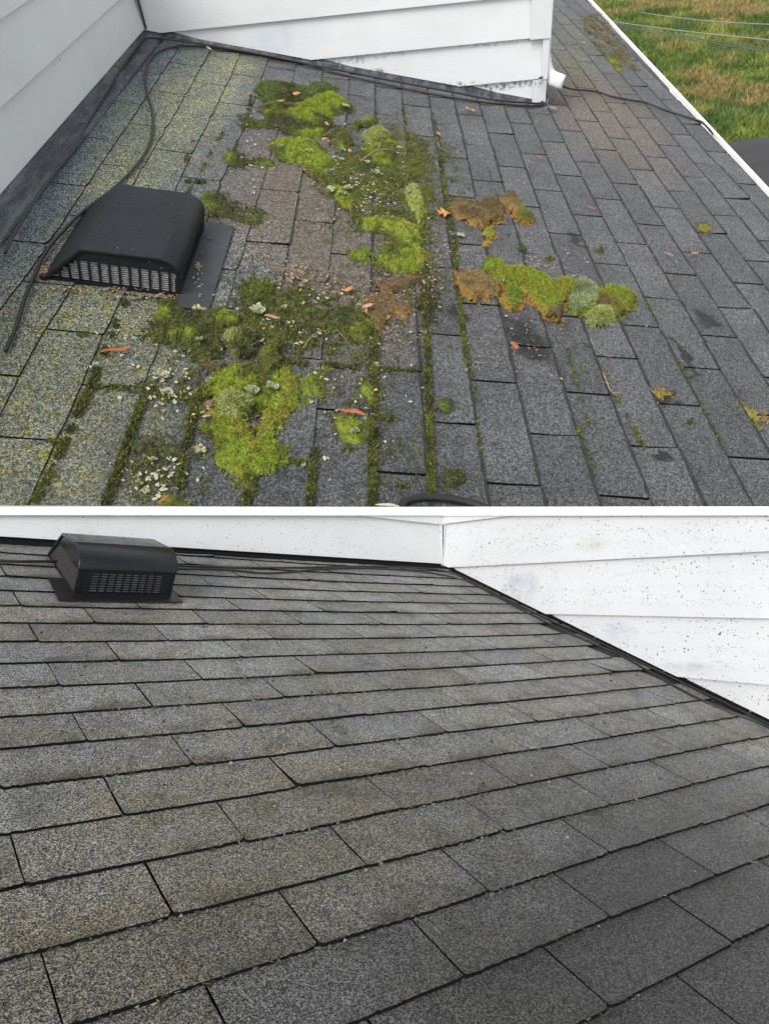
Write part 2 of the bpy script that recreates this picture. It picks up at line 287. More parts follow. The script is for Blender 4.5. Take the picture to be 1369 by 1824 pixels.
def make_tab(R, i, v0, v1, nu, ns, smin, cmin, cmax, seed):
    k = R.k; top = R.name == 'T'; t = ((.0042 if i <= -6 else .0055 if i <= -2 else .0068) if top else .0047)*k
    rs = np.random.RandomState(seed)
    g = .0046 if not top else (.0070 if i < -3 else .0095)
    g += rs.uniform(-.002, .003)
    U = np.linspace(v0+g, v1-g, nu); D = np.append(np.linspace(-.06, .955 if i < 0 else .935, ns-1), 1.0) if top else np.linspace(-.06, 1.0, ns)
    rag = (.009 if not top else .018)
    lag = rs.uniform(-.03, .03)
    Vt = np.zeros((ns, nu, 3))
    for a, d in enumerate(D):
        dd = np.full(nu, i-1+d); uu = U.copy()
        if a == ns-1:
            dd = dd + lag*.5 + rag*(2*fbm(U*6+i*3.1, np.full(nu, seed*.37), 2)-1) * 1.2 + (.012 if nu > 30 else .006)*rs.uniform(-1, 1, nu)*(fbm(U*3, np.full(nu, seed*.7), 2) > .45)
            dd[0] -= .05*rs.rand(); dd[-1] -= .05*rs.rand()
        if top and a == ns-2: dd = dd + .018*rs.uniform(-1, 1, nu) + .03*(fbm(U*4+i, np.full(nu, seed*.3), 2)-.5)
        uu[0] += .006*(fbm(d*5+seed, seed*.1, 2)-.5); uu[-1] += .006*(fbm(d*5-seed, seed*.1, 2)-.5)
        Vt[a, :, :2] = R.lat(dd, uu)
        lift = rs.uniform(0, .5)
        Vt[a, :, 2] = t*d + t*.22*(fbm(U*3+seed, d*2+seed, 2)-.5)*max(0, d)
    cor = rs.rand(2)*t*(.4 if rs.rand() < .85 else 1.4)
    for a, d in enumerate(D):
        if d > 0: Vt[a, :, 2] += d*d*(cor[0]*np.linspace(1, 0, nu)**2 + cor[1]*np.linspace(0, 1, nu)**2)
    V = [p for p in Vt.reshape(-1, 3)]; DC = [float(max(0, min(1, d))) for d in D for _ in range(nu)]
    Fc = []; mi = []
    for a in range(ns-1):
        for b in range(nu-1):
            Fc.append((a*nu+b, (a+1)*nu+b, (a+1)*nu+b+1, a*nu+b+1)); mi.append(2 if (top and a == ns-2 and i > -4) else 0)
    loop = [a*nu for a in range(ns)] + [(ns-1)*nu+b for b in range(1, nu)] + [a*nu+nu-1 for a in range(ns-2, -1, -1)]
    base = len(V)
    nl = len(loop)
    for q in loop: V.append(V[q].copy())
    DC = np.array(DC + [DC[q] for q in loop]*2); col = np.stack([DC, DC*0+rs.rand(), DC*0+rs.rand()], 1)
    for q in loop:
        p = V[q].copy(); p[2] -= t*1.35; V.append(p)
    for q in range(nl-1):
        Fc.append((base+q, base+nl+q, base+nl+q+1, base+q+1)); mi.append(1)
    V = np.array(V)
    bad = (V[:, 1] < smin)
    V[bad, 1] = smin
    V[:, 0] = np.clip(V[:, 0], cmin, cmax)
    if top: V[:, 1] = np.minimum(V[:, 1], EAVE+.012)
    n = V[0]-V[0]
    # orientation check: top faces must look up
    f0 = Fc[0]; nr = np.cross(V[f0[1]]-V[f0[0]], V[f0[2]]-V[f0[0]])
    if nr[2] < 0: Fc = [tuple(f[::-1]) for f in Fc]
    return V, Fc, mi, col
def build_tabs(R, root, I, even_int, vr, mat, keep, smin, cmin, cmax, fine, emax=99):
    tabs = []
    for i in I:
        off = 0.0 if ((i % 2 == 0) == even_int) else .5
        for j in range(vr[0], vr[1]):
            v0 = j+off; c = R.lat(i-.5, v0+.5)
            if c[1] < smin-.15*R.k*.5: continue
            x, y, dep = R.proj([c[0], c[1], 0])
            if not keep(c, x, y, dep): continue
            area = 1/dep**2 + (100 if -60 < x < 1430 and -60 < y < 1900 else 0)
            tabs.append((area, i, v0))
    tabs.sort(reverse=True)
    rest = MB(); rcol = []
    for q, (ar, i, v0) in enumerate(tabs):
        nu = (56 if R.name == 'B' else 26) if ar-100 > fine else 14
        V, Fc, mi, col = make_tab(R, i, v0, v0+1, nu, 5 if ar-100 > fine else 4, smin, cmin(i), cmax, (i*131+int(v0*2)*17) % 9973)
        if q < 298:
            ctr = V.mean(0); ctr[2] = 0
            put('shingle', mesh('shingle', V-ctr, Fc, [mat, M_edge, M_butt], mi, True, col), root, loc=ctr)
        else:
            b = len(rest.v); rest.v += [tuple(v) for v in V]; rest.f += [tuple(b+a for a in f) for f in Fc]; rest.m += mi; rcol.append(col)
    if rest.v: put('shingle_field', mesh('shingle_field', rest.v, rest.f, [mat, M_edge, M_butt], rest.m, True, np.vstack(rcol)), root, kind='stuff')
    print('tabs', R.name, len(tabs))
EAVE = 5.84
WALL_END = 3.86
def keepT(c, x, y, dep):
    if c[1] > EAVE+.1 or dep < .5: return False
    if c[0] < -.45 and c[1] < WALL_END-.05: return False
    return -500 < x < 2300 and -60 < y < 1030 and dep > 0
def cminT(i):
    return -30.0
build_tabs(TOPR, roofT, range(-12, 14), True, (-24, 6), M_shT, keepT, -.06, cminT, 99, .16)
def keepB(c, x, y, dep):
    if c[0] < -.02: return False
    return -900 < x < 2400 and 900 < y < 2500 and dep > 0
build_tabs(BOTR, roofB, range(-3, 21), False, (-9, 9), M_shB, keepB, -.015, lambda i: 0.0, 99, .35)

# decks under the shingles
def slab(name, R, poly, z0, z1, mat, root, kind=None):
    n = len(poly); V = [(p[0], p[1], z1) for p in poly] + [(p[0], p[1], z0) for p in poly]
    Fc = [tuple(range(n)), tuple(range(2*n-1, n-1, -1))] + [(a, n+a, n+(a+1) % n, (a+1) % n) for a in range(n)]
    return put(name, mesh(name, V, Fc, mat), root, kind=kind)
pa, pb = TOPR.px(0, 1055), TOPR.px(1369, 1055)
def near_c(sv): return pa[0] + (pb[0]-pa[0])*(sv-pa[1])/(pb[1]-pa[1])
slab('roof_deck', TOPR, [(-14, -.1), (near_c(-.1), -.1), (near_c(EAVE), EAVE-.02), (-14, EAVE-.02)], -.12, -.012, M_deck, roofT)
slab('roof_deck', BOTR, [(-.03, -.03), (2.2, -.03), (2.6, 3.0), (-.03, 3.0)], -.05, -.0045, M_deck, roofB)

# ------------------------------------------------------------------ white siding walls
def siding_mat(name, base, root, spots, k, smudge=None, R=None, spd=.5):
    m = NT(name); P = m.coords(root)
    a = m.mix(m.ramp(m.noise(P, 2.5/k, 4, .6), .35, .7), base, tuple(c*.93 for c in base))
    a = m.mix(m.ramp(m.noise(P, 14/k, 4, .7), .55, .75, 0, .25), a, (.62, .63, .60))
    if smudge:
        nz = m.noise(P, 7/k, 4, .65)
        for (c, r, col, am) in smudge:
            mp = m.n('ShaderNodeVectorMath', operation='SUBTRACT'); m.lk(P, mp.inputs[0]); mp.inputs[1].default_value = tuple(c)
            da = m.n('ShaderNodeVectorMath', operation='DOT_PRODUCT'); m.lk(mp.outputs[0], da.inputs[0]); da.inputs[1].default_value = tuple(-R.h/r[1])
            db = m.n('ShaderNodeVectorMath', operation='DOT_PRODUCT'); m.lk(mp.outputs[0], db.inputs[0]); db.inputs[1].default_value = tuple(R.up/r[2])
            sc = m.n('ShaderNodeCombineXYZ'); m.lk(da.outputs['Value'], sc.inputs[0]); m.lk(db.outputs['Value'], sc.inputs[1])
            ln = m.n('ShaderNodeVectorMath', operation='LENGTH'); m.lk(sc.outputs[0], ln.inputs[0])
            e = m.ramp(m.math('ADD', ln.outputs['Value'], m.math('MULTIPLY', m.math('SUBTRACT', nz, .5), 1.6)), 1.25, .5)
            if len(r) > 3: e = m.math('MULTIPLY', e, m.ramp(m.noise(P, 55/k, 3, .7), .50, .56))
            else: e = m.math('MULTIPLY', e, m.ramp(m.noise(P, 18/k, 4, .7), .3, .65))
            a = m.mix(m.math('MULTIPLY', e, am), a, col)
    if spots:
        dens = m.noise(P, 3.2/k, 2, .5)
        for (sc_, th, sz) in spots:
            wv = m.n('ShaderNodeVectorMath', operation='ADD'); m.lk(P, wv.inputs[0])
            nzz = m.n('ShaderNodeVectorMath', operation='SCALE'); m.lk(m.noise(P, sc_*2.2/k, 2, .6, out='Color'), nzz.inputs[0]); nzz.inputs[3].default_value = .35*k/sc_
            m.lk(nzz.outputs[0], wv.inputs[1])
            vd = m.voro(wv.outputs[0], sc_/k); vc = m.n('ShaderNodeSeparateColor'); m.lk(m.voro(wv.outputs[0], sc_/k, out='Color'), vc.inputs[0])
            on = m.math('GREATER_THAN', m.math('ADD', vc.outputs[0], m.math('MULTIPLY', m.math('SUBTRACT', dens, .5), 1.1)), th)
            rad = m.math('MULTIPLY', m.math('ADD', vc.outputs[1], .25), sz)
            a = m.mix(m.math('MULTIPLY', on, m.ramp(m.math('SUBTRACT', vd, rad), .0, -.06)), a, (.055, .06, .05))
    m.lk(a, m.b.inputs['Base Color']); m.b.inputs['Roughness'].default_value = .5; m.b.inputs['Specular IOR Level'].default_value = .3
    gr = m.n('ShaderNodeMapping'); m.lk(P, gr.inputs[0]); gr.inputs['Scale'].default_value = (.12 if R is not None and False else .35, .35, 4.0)
    m.lk(m.bump(m.noise(gr.outputs[0], 30/k, 4, .7), .22, .004*k, m.bump(m.noise(P, 3/k, 2, .5), .25, .03*k)), m.b.inputs['Normal'])
    return m.mat
def WP(R, side):          # wall frame: (distance along, height, out) -> roof coordinates
    if side == 'side': return lambda d, y, o: (-R.h*d + R.up*y + np.array([o, 0, 0]))
    return lambda d, y, o: (np.array([d, 0, 0]) + R.up*y - R.h*o)
def clip(poly, f):
    out = []
    for a in range(len(poly)):
        p, q = poly[a], poly[(a+1) % len(poly)]; fp, fq = f(p), f(q)
        if fp >= 0: out.append(p)
        if (fp >= 0) != (fq >= 0):
            t = fp/(fp-fq); out.append((p[0]+t*(q[0]-p[0]), p[1]+t*(q[1]-p[1])))
    return out
def plank_mesh(R, W, poly, y0, y1, tb, tt, mat, name='plank'):
    out = lambda p: tt + (tb-tt)*max(0, min(1, (y1-p[1])/(y1-y0)))
    # short returning lip under the bottom edge gives the shadow line
    n = len(poly); V = [W(p[0], p[1], out(p)) for p in poly] + [W(p[0], p[1], 0.0) for p in poly]
    Fc = [tuple(range(n))] + [(a, n+a, n+(a+1) % n, (a+1) % n) for a in range(n)]
    me = mesh(name, V, Fc, mat)
    bm = bmesh.new(); bm.from_mesh(me); bmesh.ops.recalc_face_normals(bm, faces=bm.faces); bm.to_mesh(me); bm.free(); return me
def build_wall(root, R, side, d0, d1, laps, z0, mat, top=None, corew=.05, cor_top=None, tb=.016, corner_d=None):
    k = R.k; W = WP(R, side); tn = math.tan(R.th)
    base = (lambda d: -d*tn + z0) if side == 'side' else (lambda d: z0)
    for a in range(len(laps)-1):
        y0, y1 = laps[a], laps[a+1]+.012*k
        poly = [(d0, y0), (d1, y0), (d1, y1), (d0, y1)]
        poly = clip(poly, lambda p: p[1]-base(p[0]))
        if top: poly = clip(poly, lambda p: top(p[0])-.004-p[1]) if poly else poly
        if len(poly) < 3: continue
        ys = max(y0, min(p[1] for p in poly))
        put('plank', plank_mesh(R, W, poly, y0, y1, tb*k, .002*k, mat), root)
    # wall body behind the planks, down to the roof deck
    T = top if top else (lambda d: laps[-1])
    zb = -.02*k
    bl = (lambda d: -d*tn + zb) if side == 'side' else (lambda d: zb)
    P = [(d0, bl(d0)), (d1, bl(d1)), (d1, T(d1)), (d0, T(d0))]
    V = [W(p[0], p[1], -.001) for p in P] + [W(p[0], p[1], -corew) for p in P]
    me = mesh('wall_body', V, [(0,1,2,3), (7,6,5,4), (0,4,5,1), (1,5,6,2), (2,6,7,3), (3,7,4,0)], mat)
    bm = bmesh.new(); bm.from_mesh(me); bmesh.ops.recalc_face_normals(bm, faces=bm.faces); bm.to_mesh(me); bm.free()
    put('wall_body', me, root)
M_flash = None
def flash_mat(name, root, k):
    m = NT(name); P = m.coords(root); mp = m.n('ShaderNodeMapping'); m.lk(P, mp.inputs[0]); mp.inputs['Scale'].default_value = (.25, 1, 1)
    a = m.mix(m.ramp(m.noise(mp.outputs[0], 22/k, 5, .75), .45, .62), (.035, .038, .043), (.11, .12, .135))
    sc = m.voro(mp.outputs[0], 130/k)
    a = m.mix(m.math('MULTIPLY', m.ramp(sc, .25, .12), m.ramp(m.noise(mp.outputs[0], 14/k, 2, .5), .5, .6)), a, (.33, .37, .41))
    m.lk(a, m.b.inputs['Base Color']); m.b.inputs['Metallic'].default_value = .25; m.b.inputs['Roughness'].default_value = .48
    m.lk(m.bump(m.noise(P, 15/k, 3, .6), .5, .02*k), m.b.inputs['Normal']); return m.mat
# upper house corner
wallTh = thing('siding_wall', 'grey-white lap siding wall left of the mossy roof, behind the black roof vent', 'wall', TOPR)
wallTs = thing('siding_wall', 'white lap siding wall running down the mossy roof to the white downspout elbow', 'wall', TOPR)
Ws = WP(TOPR, 'side'); k = TOPR.k
def sm(x, y, side, r, col, am, R=TOPR):
    p = R.wall(x, y, (0, 0, 0), (1, 0, 0) if side == 'side' else R.h); return (p, r, col, am)
M_sTh = siding_mat('siding_left', (.68, .69, .70), wallTh, [(60, 1.12, .22)], k, R=TOPR)
M_sTs = siding_mat('siding_right', (.70, .71, .72), wallTs, [(40, 1.1, .2)], k,
    [sm(490, 70, 'side', (.5, .22, .12), (.55, .59, .66), .9), sm(560, 60, 'side', (.5, .2, .1), (.62, .65, .70), .7), sm(650, 100, 'side', (.5, .5, .03, 1), (.25, .26, .22), .6), sm(900, 76, 'side', (.5, .5, .02, 1), (.3, .3, .26), .6),
     sm(900, 152, 'side', (.5, .5, .045, 1), (.10, .11, .07), .9), sm(800, 150, 'side', (.5, .3, .03, 1), (.12, .13, .09), .9), sm(580, 116, 'side', (.5, .35, .03, 1), (.12, .12, .09), .9), sm(640, 130, 'side', (.5, .35, .03, 1), (.14, .14, .1), .8), sm(400, 90, 'side', (.5, .3, .04, 1), (.4, .42, .4), .5)], R=TOPR)
build_wall(wallTh, TOPR, 'head', .0, 9.0, [-.0, .416, .79, 1.165, 1.54], .062, M_sTh, corew=.25)
build_wall(wallTs, TOPR, 'side', .012, WALL_END, [-1.14, -.75, -.363, .01, .385, .76], .055, M_sTs, corew=.40)
# corner boards at the outer end
def board(R, W, d0, d1, y0, y1, o0, o1, mat, root, name='corner_board', skew=0):
    V = []
    for o in (o0, o1):
        V += [W(d0, y0, o), W(d1, y0-skew, o), W(d1, y1, o), W(d0, y1, o)]
    me = mesh(name, V, [(0,1,2,3), (7,6,5,4), (0,4,5,1), (1,5,6,2), (2,6,7,3), (3,7,4,0)], mat)
    bm = bmesh.new(); bm.from_mesh(me); bmesh.ops.recalc_face_normals(bm, faces=bm.faces); bm.to_mesh(me); bm.free()
    return put(name, me, root)
board(TOPR, Ws, WALL_END-.17, WALL_END+.022, -.372, .9, .036, .056, M_sTs, wallTs)
board(TOPR, Ws, WALL_END-.045, WALL_END+.018, -.758, -.374, .030, .046, M_sTs, wallTs)
board(TOPR, Ws, WALL_END-.12, WALL_END+.014, -.98, -.760, .026, .040, M_sTs, wallTs)
board(TOPR, WP(TOPR, 'head'), -.0, .05, .06, 1.5, .036, .05, simple('dark_gap', (.05, .05, .055)), wallTh, 'inner_corner_gap')  # solid dark strip standing in for the open gap in the corner
# flashing along both walls
flT = thing('roof_flashing', 'scuffed dark metal flashing along the base of both walls beside the mossy roof', 'flashing', TOPR)
M_flT = flash_mat('scuffed_flashing', flT, k)
def flash(root, R, Wf, d0, d1, basef, prof, mat, name, n=40, wob=.3):
    V = []; m_ = len(prof)
    for a in range(n+1):
        d = d0+(d1-d0)*a/n
        for (o, y) in prof:
            wv = wob*(vn(np.array(d*2.3/R.k), np.array(o*9+3.0))-.5)*.03*R.k if o > .03*R.k else 0
            V.append(Wf(d, basef(d, o) + y, o + wv))
    Fc = [(a*m_+b, a*m_+b+1, (a+1)*m_+b+1, (a+1)*m_+b) for a in range(n) for b in range(m_-1)]
    me = mesh(name, V, Fc, mat, smooth=True)
    return put(name, me, root)
tnT = math.tan(TOPR.th)
# headwall: roof falls away from the wall with distance o
flash(flT, TOPR, WP(TOPR, 'head'), -.02, 6.0, lambda d, o: -o*tnT, [(.004, .10), (.02, .055), (.05, .040), (.10, .034), (.155, .038), (.172, .030), (.175, .008)], M_flT, 'flashing_strip', 60, .6)
flash(flT, TOPR, WP(TOPR, 'side'), .0, WALL_END+.05, lambda d, o: -d*tnT, [(.004, .085), (.015, .05), (.035, .028), (.085, .024), (.095, .010)], M_flT, 'flashing_strip', 40, .4)
# lower house corner
wallBh = thing('siding_wall', 'clean white lap siding wall speckled with dark dirt behind the shiny black vent', 'wall', BOTR)
wallBs = thing('siding_wall', 'dirt-spattered white lap siding wall rising on the right of the clean wet roof', 'wall', BOTR)
def topline(side):
    nn = (1, 0, 0) if side == 'side' else BOTR.h
    xa, xb = (787, 1369) if side == 'side' else (0, 787)
    A = BOTR.wall(xa, 904, (0, 0, 0), nn); Bq = BOTR.wall(xb, 904, (0, 0, 0), nn)
    f = (lambda q: -q @ BOTR.h) if side == 'side' else (lambda q: q[0])
    (a, ya), (b, yb) = (f(A), A @ BOTR.up), (f(Bq), Bq @ BOTR.up)
    return lambda d: ya + (yb-ya)*(d-a)/(b-a)
tlh, tls = topline('head'), topline('side')
SP = [(30, .80, .10), (45, .70, .17), (80, .58, .22), (150, .60, .24)]
kb = BOTR.k
smB = lambda x, y, r, col, am: sm(x, y, 'side', r, col, am, BOTR)
M_sBh = siding_mat('siding_speckled_back', (.58, .59, .59), wallBh, [(30, .90, .10), (70, .64, .18), (140, .66, .21)], kb, R=BOTR)
M_sBs = siding_mat('siding_speckled_right', (.52, .53, .54), wallBs, SP, kb,
    [smB(930, 1045, (.5, .09, .045), (.34, .35, .41), .9), smB(1060, 970, (.5, .06, .02), (.36, .41, .31), .7), smB(1105, 1130, (.5, .05, .03), (.38, .39, .46), .7), smB(1240, 1190, (.5, .08, .015), (.33, .33, .35), .7)], R=BOTR)
build_wall(wallBh, BOTR, 'head', .012, 2.6, [.0, .151, .304, .46], .010, M_sBh, top=tlh, corew=.035, tb=.030)
build_wall(wallBs, BOTR, 'side', .012, 2.4, [-1.2, -.90, -.75, -.603, -.453, -.303, -.157, -.004, .153, .305], .012, M_sBs, top=tls, corew=.035, tb=.030)
M_trim = simple('white_trim_paint', (.80, .80, .80), .45, var=.02)
cp = thing('corner_trim', 'narrow white inside corner trim strip between the two speckled walls', 'trim', BOTR)
Wsb, Whb = WP(BOTR, 'side'), WP(BOTR, 'head')
for (u0, u1, W_) in ((.0, .018, Whb), (.0, .018, Wsb)):
    board(BOTR, W_, u0, u1, -.0, .212, .0205, .023, M_sBs, cp, 'trim_leg')
capT = thing('wall_cap', 'smooth white capping board along the top of the speckled walls, below the mossy roof', 'capping', BOTR)
def cap(W, d0, d1, tl, low):
    a = MB(); V = []
    for (o, y) in ((-.045, -.004), (.017, -.004), (.020, .0), (.020, .0)):
        pass
    prof = lambda d: [(-.045, tl(d)), (.029, tl(d)), (.031, tl(d)-.002), (.031, low(d)), (.012, low(d)), (-.045, low(d))]
    for d in (d0, d1): V += [W(d, y, o) for (o, y) in prof(d)]
    n = 6; Fc = [(b, (b+1) % n, n+(b+1) % n, n+b) for b in range(n)] + [tuple(range(n))[::-1], tuple(range(n, 2*n))]
    me = mesh('cap_board', V, Fc, M_trim); bm = bmesh.new(); bm.from_mesh(me); bmesh.ops.recalc_face_normals(bm, faces=bm.faces); bm.to_mesh(me); bm.free()
    put('cap_board', me, capT)
def lowline(side):
    nn = (1, 0, 0) if side == 'side' else BOTR.h
    xa, xb = (787, 1369) if side == 'side' else (0, 787)
    A = BOTR.wall(xa, 919.5, (0, 0, 0), nn); Bq = BOTR.wall(xb, 919.5, (0, 0, 0), nn)
    f = (lambda q: -q @ BOTR.h) if side == 'side' else (lambda q: q[0])
    (a, ya), (b, yb) = (f(A), A @ BOTR.up), (f(Bq), Bq @ BOTR.up)
    return lambda d: ya + (yb-ya)*(d-a)/(b-a)
lwh, lws = lowline('head'), lowline('side')
cap(Whb, .0315, 2.62, lambda d: tlh(d)-.0005, lwh); cap(Wsb, -.03, 2.42, tls, lws)
flB = thing('roof_flashing', 'black metal flashing strip along the base of the speckled white walls', 'flashing', BOTR)
M_flB = flash_mat('black_flashing', flB, kb)
M_flB.node_tree.nodes['Principled BSDF'].inputs['Roughness'].default_value = .35
tnB = math.tan(BOTR.th)
flash(flB, BOTR, Whb, -.01, 2.6, lambda d, o: -o*tnB, [(.002, .022), (.004, .012), (.016, .0095), (.030, .009), (.034, .004)], M_edge, 'flashing_strip', 50, .3)
for a in range(12):       # stepped flashing pieces up the side wall
    d0 = .02+a*.105
    flash(flB, BOTR, Wsb, d0, d0+.1035, lambda d, o, a=a: -d*tnB + .001*(a % 2), [(.0015, .018), (.004, .009), (.013, .0065), (.016, .0045)], M_edge, 'step_flashing', 4, .0)

# ------------------------------------------------------------------ roof vents
M_vent = NT('black_vent_plastic'); _P = M_vent.n('ShaderNodeTexCoord').outputs['Object']
_b = M_vent.mix(M_vent.ramp(M_vent.noise(_P, 3, 4, .6), .35, .7), (.007, .008, .010), (.014, .016, .020))
_vc = M_vent.n('ShaderNodeSeparateColor'); M_vent.lk(M_vent.voro(_P, 28, out='Color'), _vc.inputs[0])
_b = M_vent.mix(M_vent.math('MULTIPLY', M_vent.ramp(M_vent.voro(_P, 28), .10, .06), M_vent.math('GREATER_THAN', _vc.outputs[0], .9)), _b, (.35, .36, .33))
M_vent.lk(_b, M_vent.b.inputs['Base Color']); M_vent.b.inputs['Roughness'].default_value = .5; M_vent.b.inputs['Specular IOR Level'].default_value = .3
M_vent.lk(M_vent.bump(M_vent.noise(_P, 60, 3, .6), .35, .01), M_vent.b.inputs['Normal']); M_vent = M_vent.mat
M_ventw = NT('wet_black_vent'); _P = M_ventw.n('ShaderNodeTexCoord').outputs['Object']
M_ventw.b.inputs['Specular IOR Level'].default_value = .35; M_ventw.b.inputs['Base Color'].default_value = (.006, .007, .009, 1); M_ventw.lk(M_ventw.ramp(M_ventw.noise(_P, 40, 4, .7), .35, .65, .10, .26), M_ventw.b.inputs['Roughness'])
M_ventw.lk(M_ventw.bump(M_ventw.noise(_P, 330, 3, .7), .5, .0009), M_ventw.b.inputs['Normal']); M_ventw = M_ventw.mat
M_slat = simple('vent_slat', (.32, .32, .32), .35, var=.3, vs=60); M_slatb = simple('vent_slat_dark', (.11, .11, .12), .3, var=.4)  # slats tinted grey: gleam of the dark glossy plastic put into the colour
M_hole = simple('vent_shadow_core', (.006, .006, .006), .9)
M_scr = simple('vent_screen', (.06, .058, .055), .6, var=.4, vs=90)
def vent(label, R, c0, c1, prof, front_s, lz, slat, plast, ncol_end, nrow, ncol_front, flange, group=None):
    k = R.k; root = thing('roof_vent', label, 'vent', R, ((c0+c1)/2, front_s, 0))
    off = -np.array([(c0+c1)/2, front_s, 0.0])
    mv = lambda V: [np.array(v)+off for v in V]
    # hood shell: profile extruded along the courses with a real wall thickness
    n = len(prof); th = .010*k
    V = [(c0, s, z) for s, z in prof] + [(c1, s, z) for s, z in prof]
    Fc = [(a, a+1, n+a+1, n+a) for a in range(n-1)]
    me = mesh('hood', mv(V), Fc, plast); 
    bm = bmesh.new(); bm.from_mesh(me); bmesh.ops.recalc_face_normals(bm, faces=bm.faces)
    bm.normal_update()
    if sum(f.normal.z for f in bm.faces) < 0: bmesh.ops.reverse_faces(bm, faces=bm.faces)
    bm.to_mesh(me); bm.free()
    o = put('hood', me, root); me.polygons.foreach_set('use_smooth', np.array([(sorted(abs(v) for v in p.normal)[2] < .995 and p.index >= (2 if R.name == 'T' else 3)) for p in me.polygons]))
    sd = o.modifiers.new('thickness', 'SOLIDIFY'); sd.thickness = th; sd.offset = -1
    bv = o.modifiers.new('soft_edges', 'BEVEL'); bv.width = .003*k; bv.segments = 2; bv.limit_method = 'ANGLE'
    # end panels: solid upper cheek plus a louvred field
    for e, cc, sgn in ((0, c0, -1), (1, c1, 1)):
        ci = cc - sgn*.006*k
        pr = [p for p in prof if p[1] > lz] 
        # cheek between the louvre top line and the hood
        def zt(s):
            for a in range(n-1):
                (s0, z0), (s1, z1) = prof[a], prof[a+1]
                if s0 <= s <= s1 and s1 > s0: return z0+(z1-z0)*(s-s0)/(s1-s0)
            return prof[-1][1]
        sl_, sr_ = prof[0][0], front_s-.004*k
        mb = MB(); N = 24
        lzf = lambda s: max(.0, min(lz, zt(s)*.8-.004))
        P = [(sl_+(sr_-sl_)*a/N) for a in range(N+1)]
        V = [(ci, s, zt(s)-.002*k) for s in P] + [(ci, s, lzf(s)) for s in P] + [(ci-sgn*.012*k, s, lzf(s)) for s in P]
        Fc = [(a, a+1, N+1+a+1, N+1+a) for a in range(N)] + [(N+1+a, N+2+a, 2*N+3+a, 2*N+2+a) for a in range(N)]
        put('end_cheek', mesh('end_cheek', mv(V), Fc, plast), root)
        # black sheet behind the louvres paints the shade inside the vent
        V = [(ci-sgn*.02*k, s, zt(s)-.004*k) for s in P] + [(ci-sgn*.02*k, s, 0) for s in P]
        put('recess_shade', mesh('recess_shade', mv(V), [(a, a+1, N+2+a, N+1+a) for a in range(N)], M_hole), root)
        # vertical ribs and horizontal slats
        rb = MB(); slb = MB(); w_ = (sr_-sl_)/ncol_end
        for a in (range(ncol_end+1) if R.name == 'T' else (0, ncol_end)):
            s = sl_+w_*a; zz = lzf(s) if a < ncol_end else lz
            if zz > .01*k:
                h_ = w_*.10
                rb.box((min(ci, ci-sgn*.01*k), s-h_, 0), (max(ci, ci-sgn*.01*k), s+h_, zz+.003*k))
        rb.box((min(ci+sgn*.002*k, ci-sgn*.01*k), sl_, 0), (max(ci+sgn*.002*k, ci-sgn*.01*k), sr_, .010*k))
        if e == 1 or R.name == 'T' or True:
            for r in range(nrow):
                z = .014*k+(lz-.014*k)*r/nrow; hh = (lz/nrow)*.22
                ss = [s for s in P if lzf(s) > z+hh]
                if len(ss) > 1:
                    slb.box((min(ci-sgn*.003*k, ci-sgn*.008*k), ss[0], z), (max(ci-sgn*.003*k, ci-sgn*.008*k), sr_, z+hh))
        put('end_frame', rb.me('end_frame', plast), root); put('louver_slats', slb.me('louver_slats', slat if R.name == 'T' else M_scr), root, kind='stuff')
        if R.name == 'B':
            sc = MB(); m_ = 34
            for a in range(m_):
                s = sl_+(sr_-sl_)*(a+.5)/m_; zz = lzf(s)
                if zz > .004: sc.box((min(ci-sgn*.001*k, ci-sgn*.003*k), s-.0008, 0), (max(ci-sgn*.001*k, ci-sgn*.003*k), s+.0008, zz))
            put('screen_wires', sc.me('screen_wires', M_scr), root, kind='stuff')
    # front face
    fr = MB(); sb_ = MB(); fs = front_s-.002*k
    marg = .045*k; x0, x1 = c0+marg, c1-marg
    zf0, zf1 = .018*k, lz*.98
    ztop = [z for s, z in prof if abs(s-front_s) < .02*k and z > lz*.7]
    zt_ = min(ztop) if ztop else lz
    fr.box((c0+.004*k, fs-.012*k, 0), (x0, fs, zt_)); fr.box((x1, fs-.012*k, 0), (c1-.004*k, fs, zt_))
    fr.box((x0, fs-.012*k, 0), (x1, fs, zf0)); fr.box((x0, fs-.012*k, zf1), (x1, fs, max(zt_, zf1+.004)))
    for a in range(1, ncol_front):
        x = x0+(x1-x0)*a/ncol_front; h_ = (x1-x0)/ncol_front*.085; fr.box((x-h_, fs-.010*k, zf0), (x+h_, fs-.001*k, zf1))
    for r in range(nrow):
        z = zf0+(zf1-zf0)*(r+.35)/nrow; hh = (zf1-zf0)/nrow*.30
        sb_.box((x0, fs-.008*k, z), (x1, fs-.004*k, z+hh))
    put('front_frame', fr.me('front_frame', plast).copy() if False else mesh('front_frame', mv(fr.v), fr.f, plast), root)
    put('louver_slats', mesh('louver_slats', mv(sb_.v), sb_.f, slat), root, kind='stuff')
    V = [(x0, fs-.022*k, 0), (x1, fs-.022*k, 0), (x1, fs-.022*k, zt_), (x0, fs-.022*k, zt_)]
    put('recess_shade', mesh('recess_shade', mv(V), [(0, 1, 2, 3)], M_hole), root)  # shade behind the front slats, put in as a black sheet
    for ob in list(root.children):                # end pieces were written in roof coordinates
        if ob.name.startswith(('end_frame',)) or (ob.name.startswith('screen_wires')) or (ob.name.startswith('louver_slats') and max(v.co.y for v in ob.data.vertices) > .02*k+0):
            pass
    return root, off
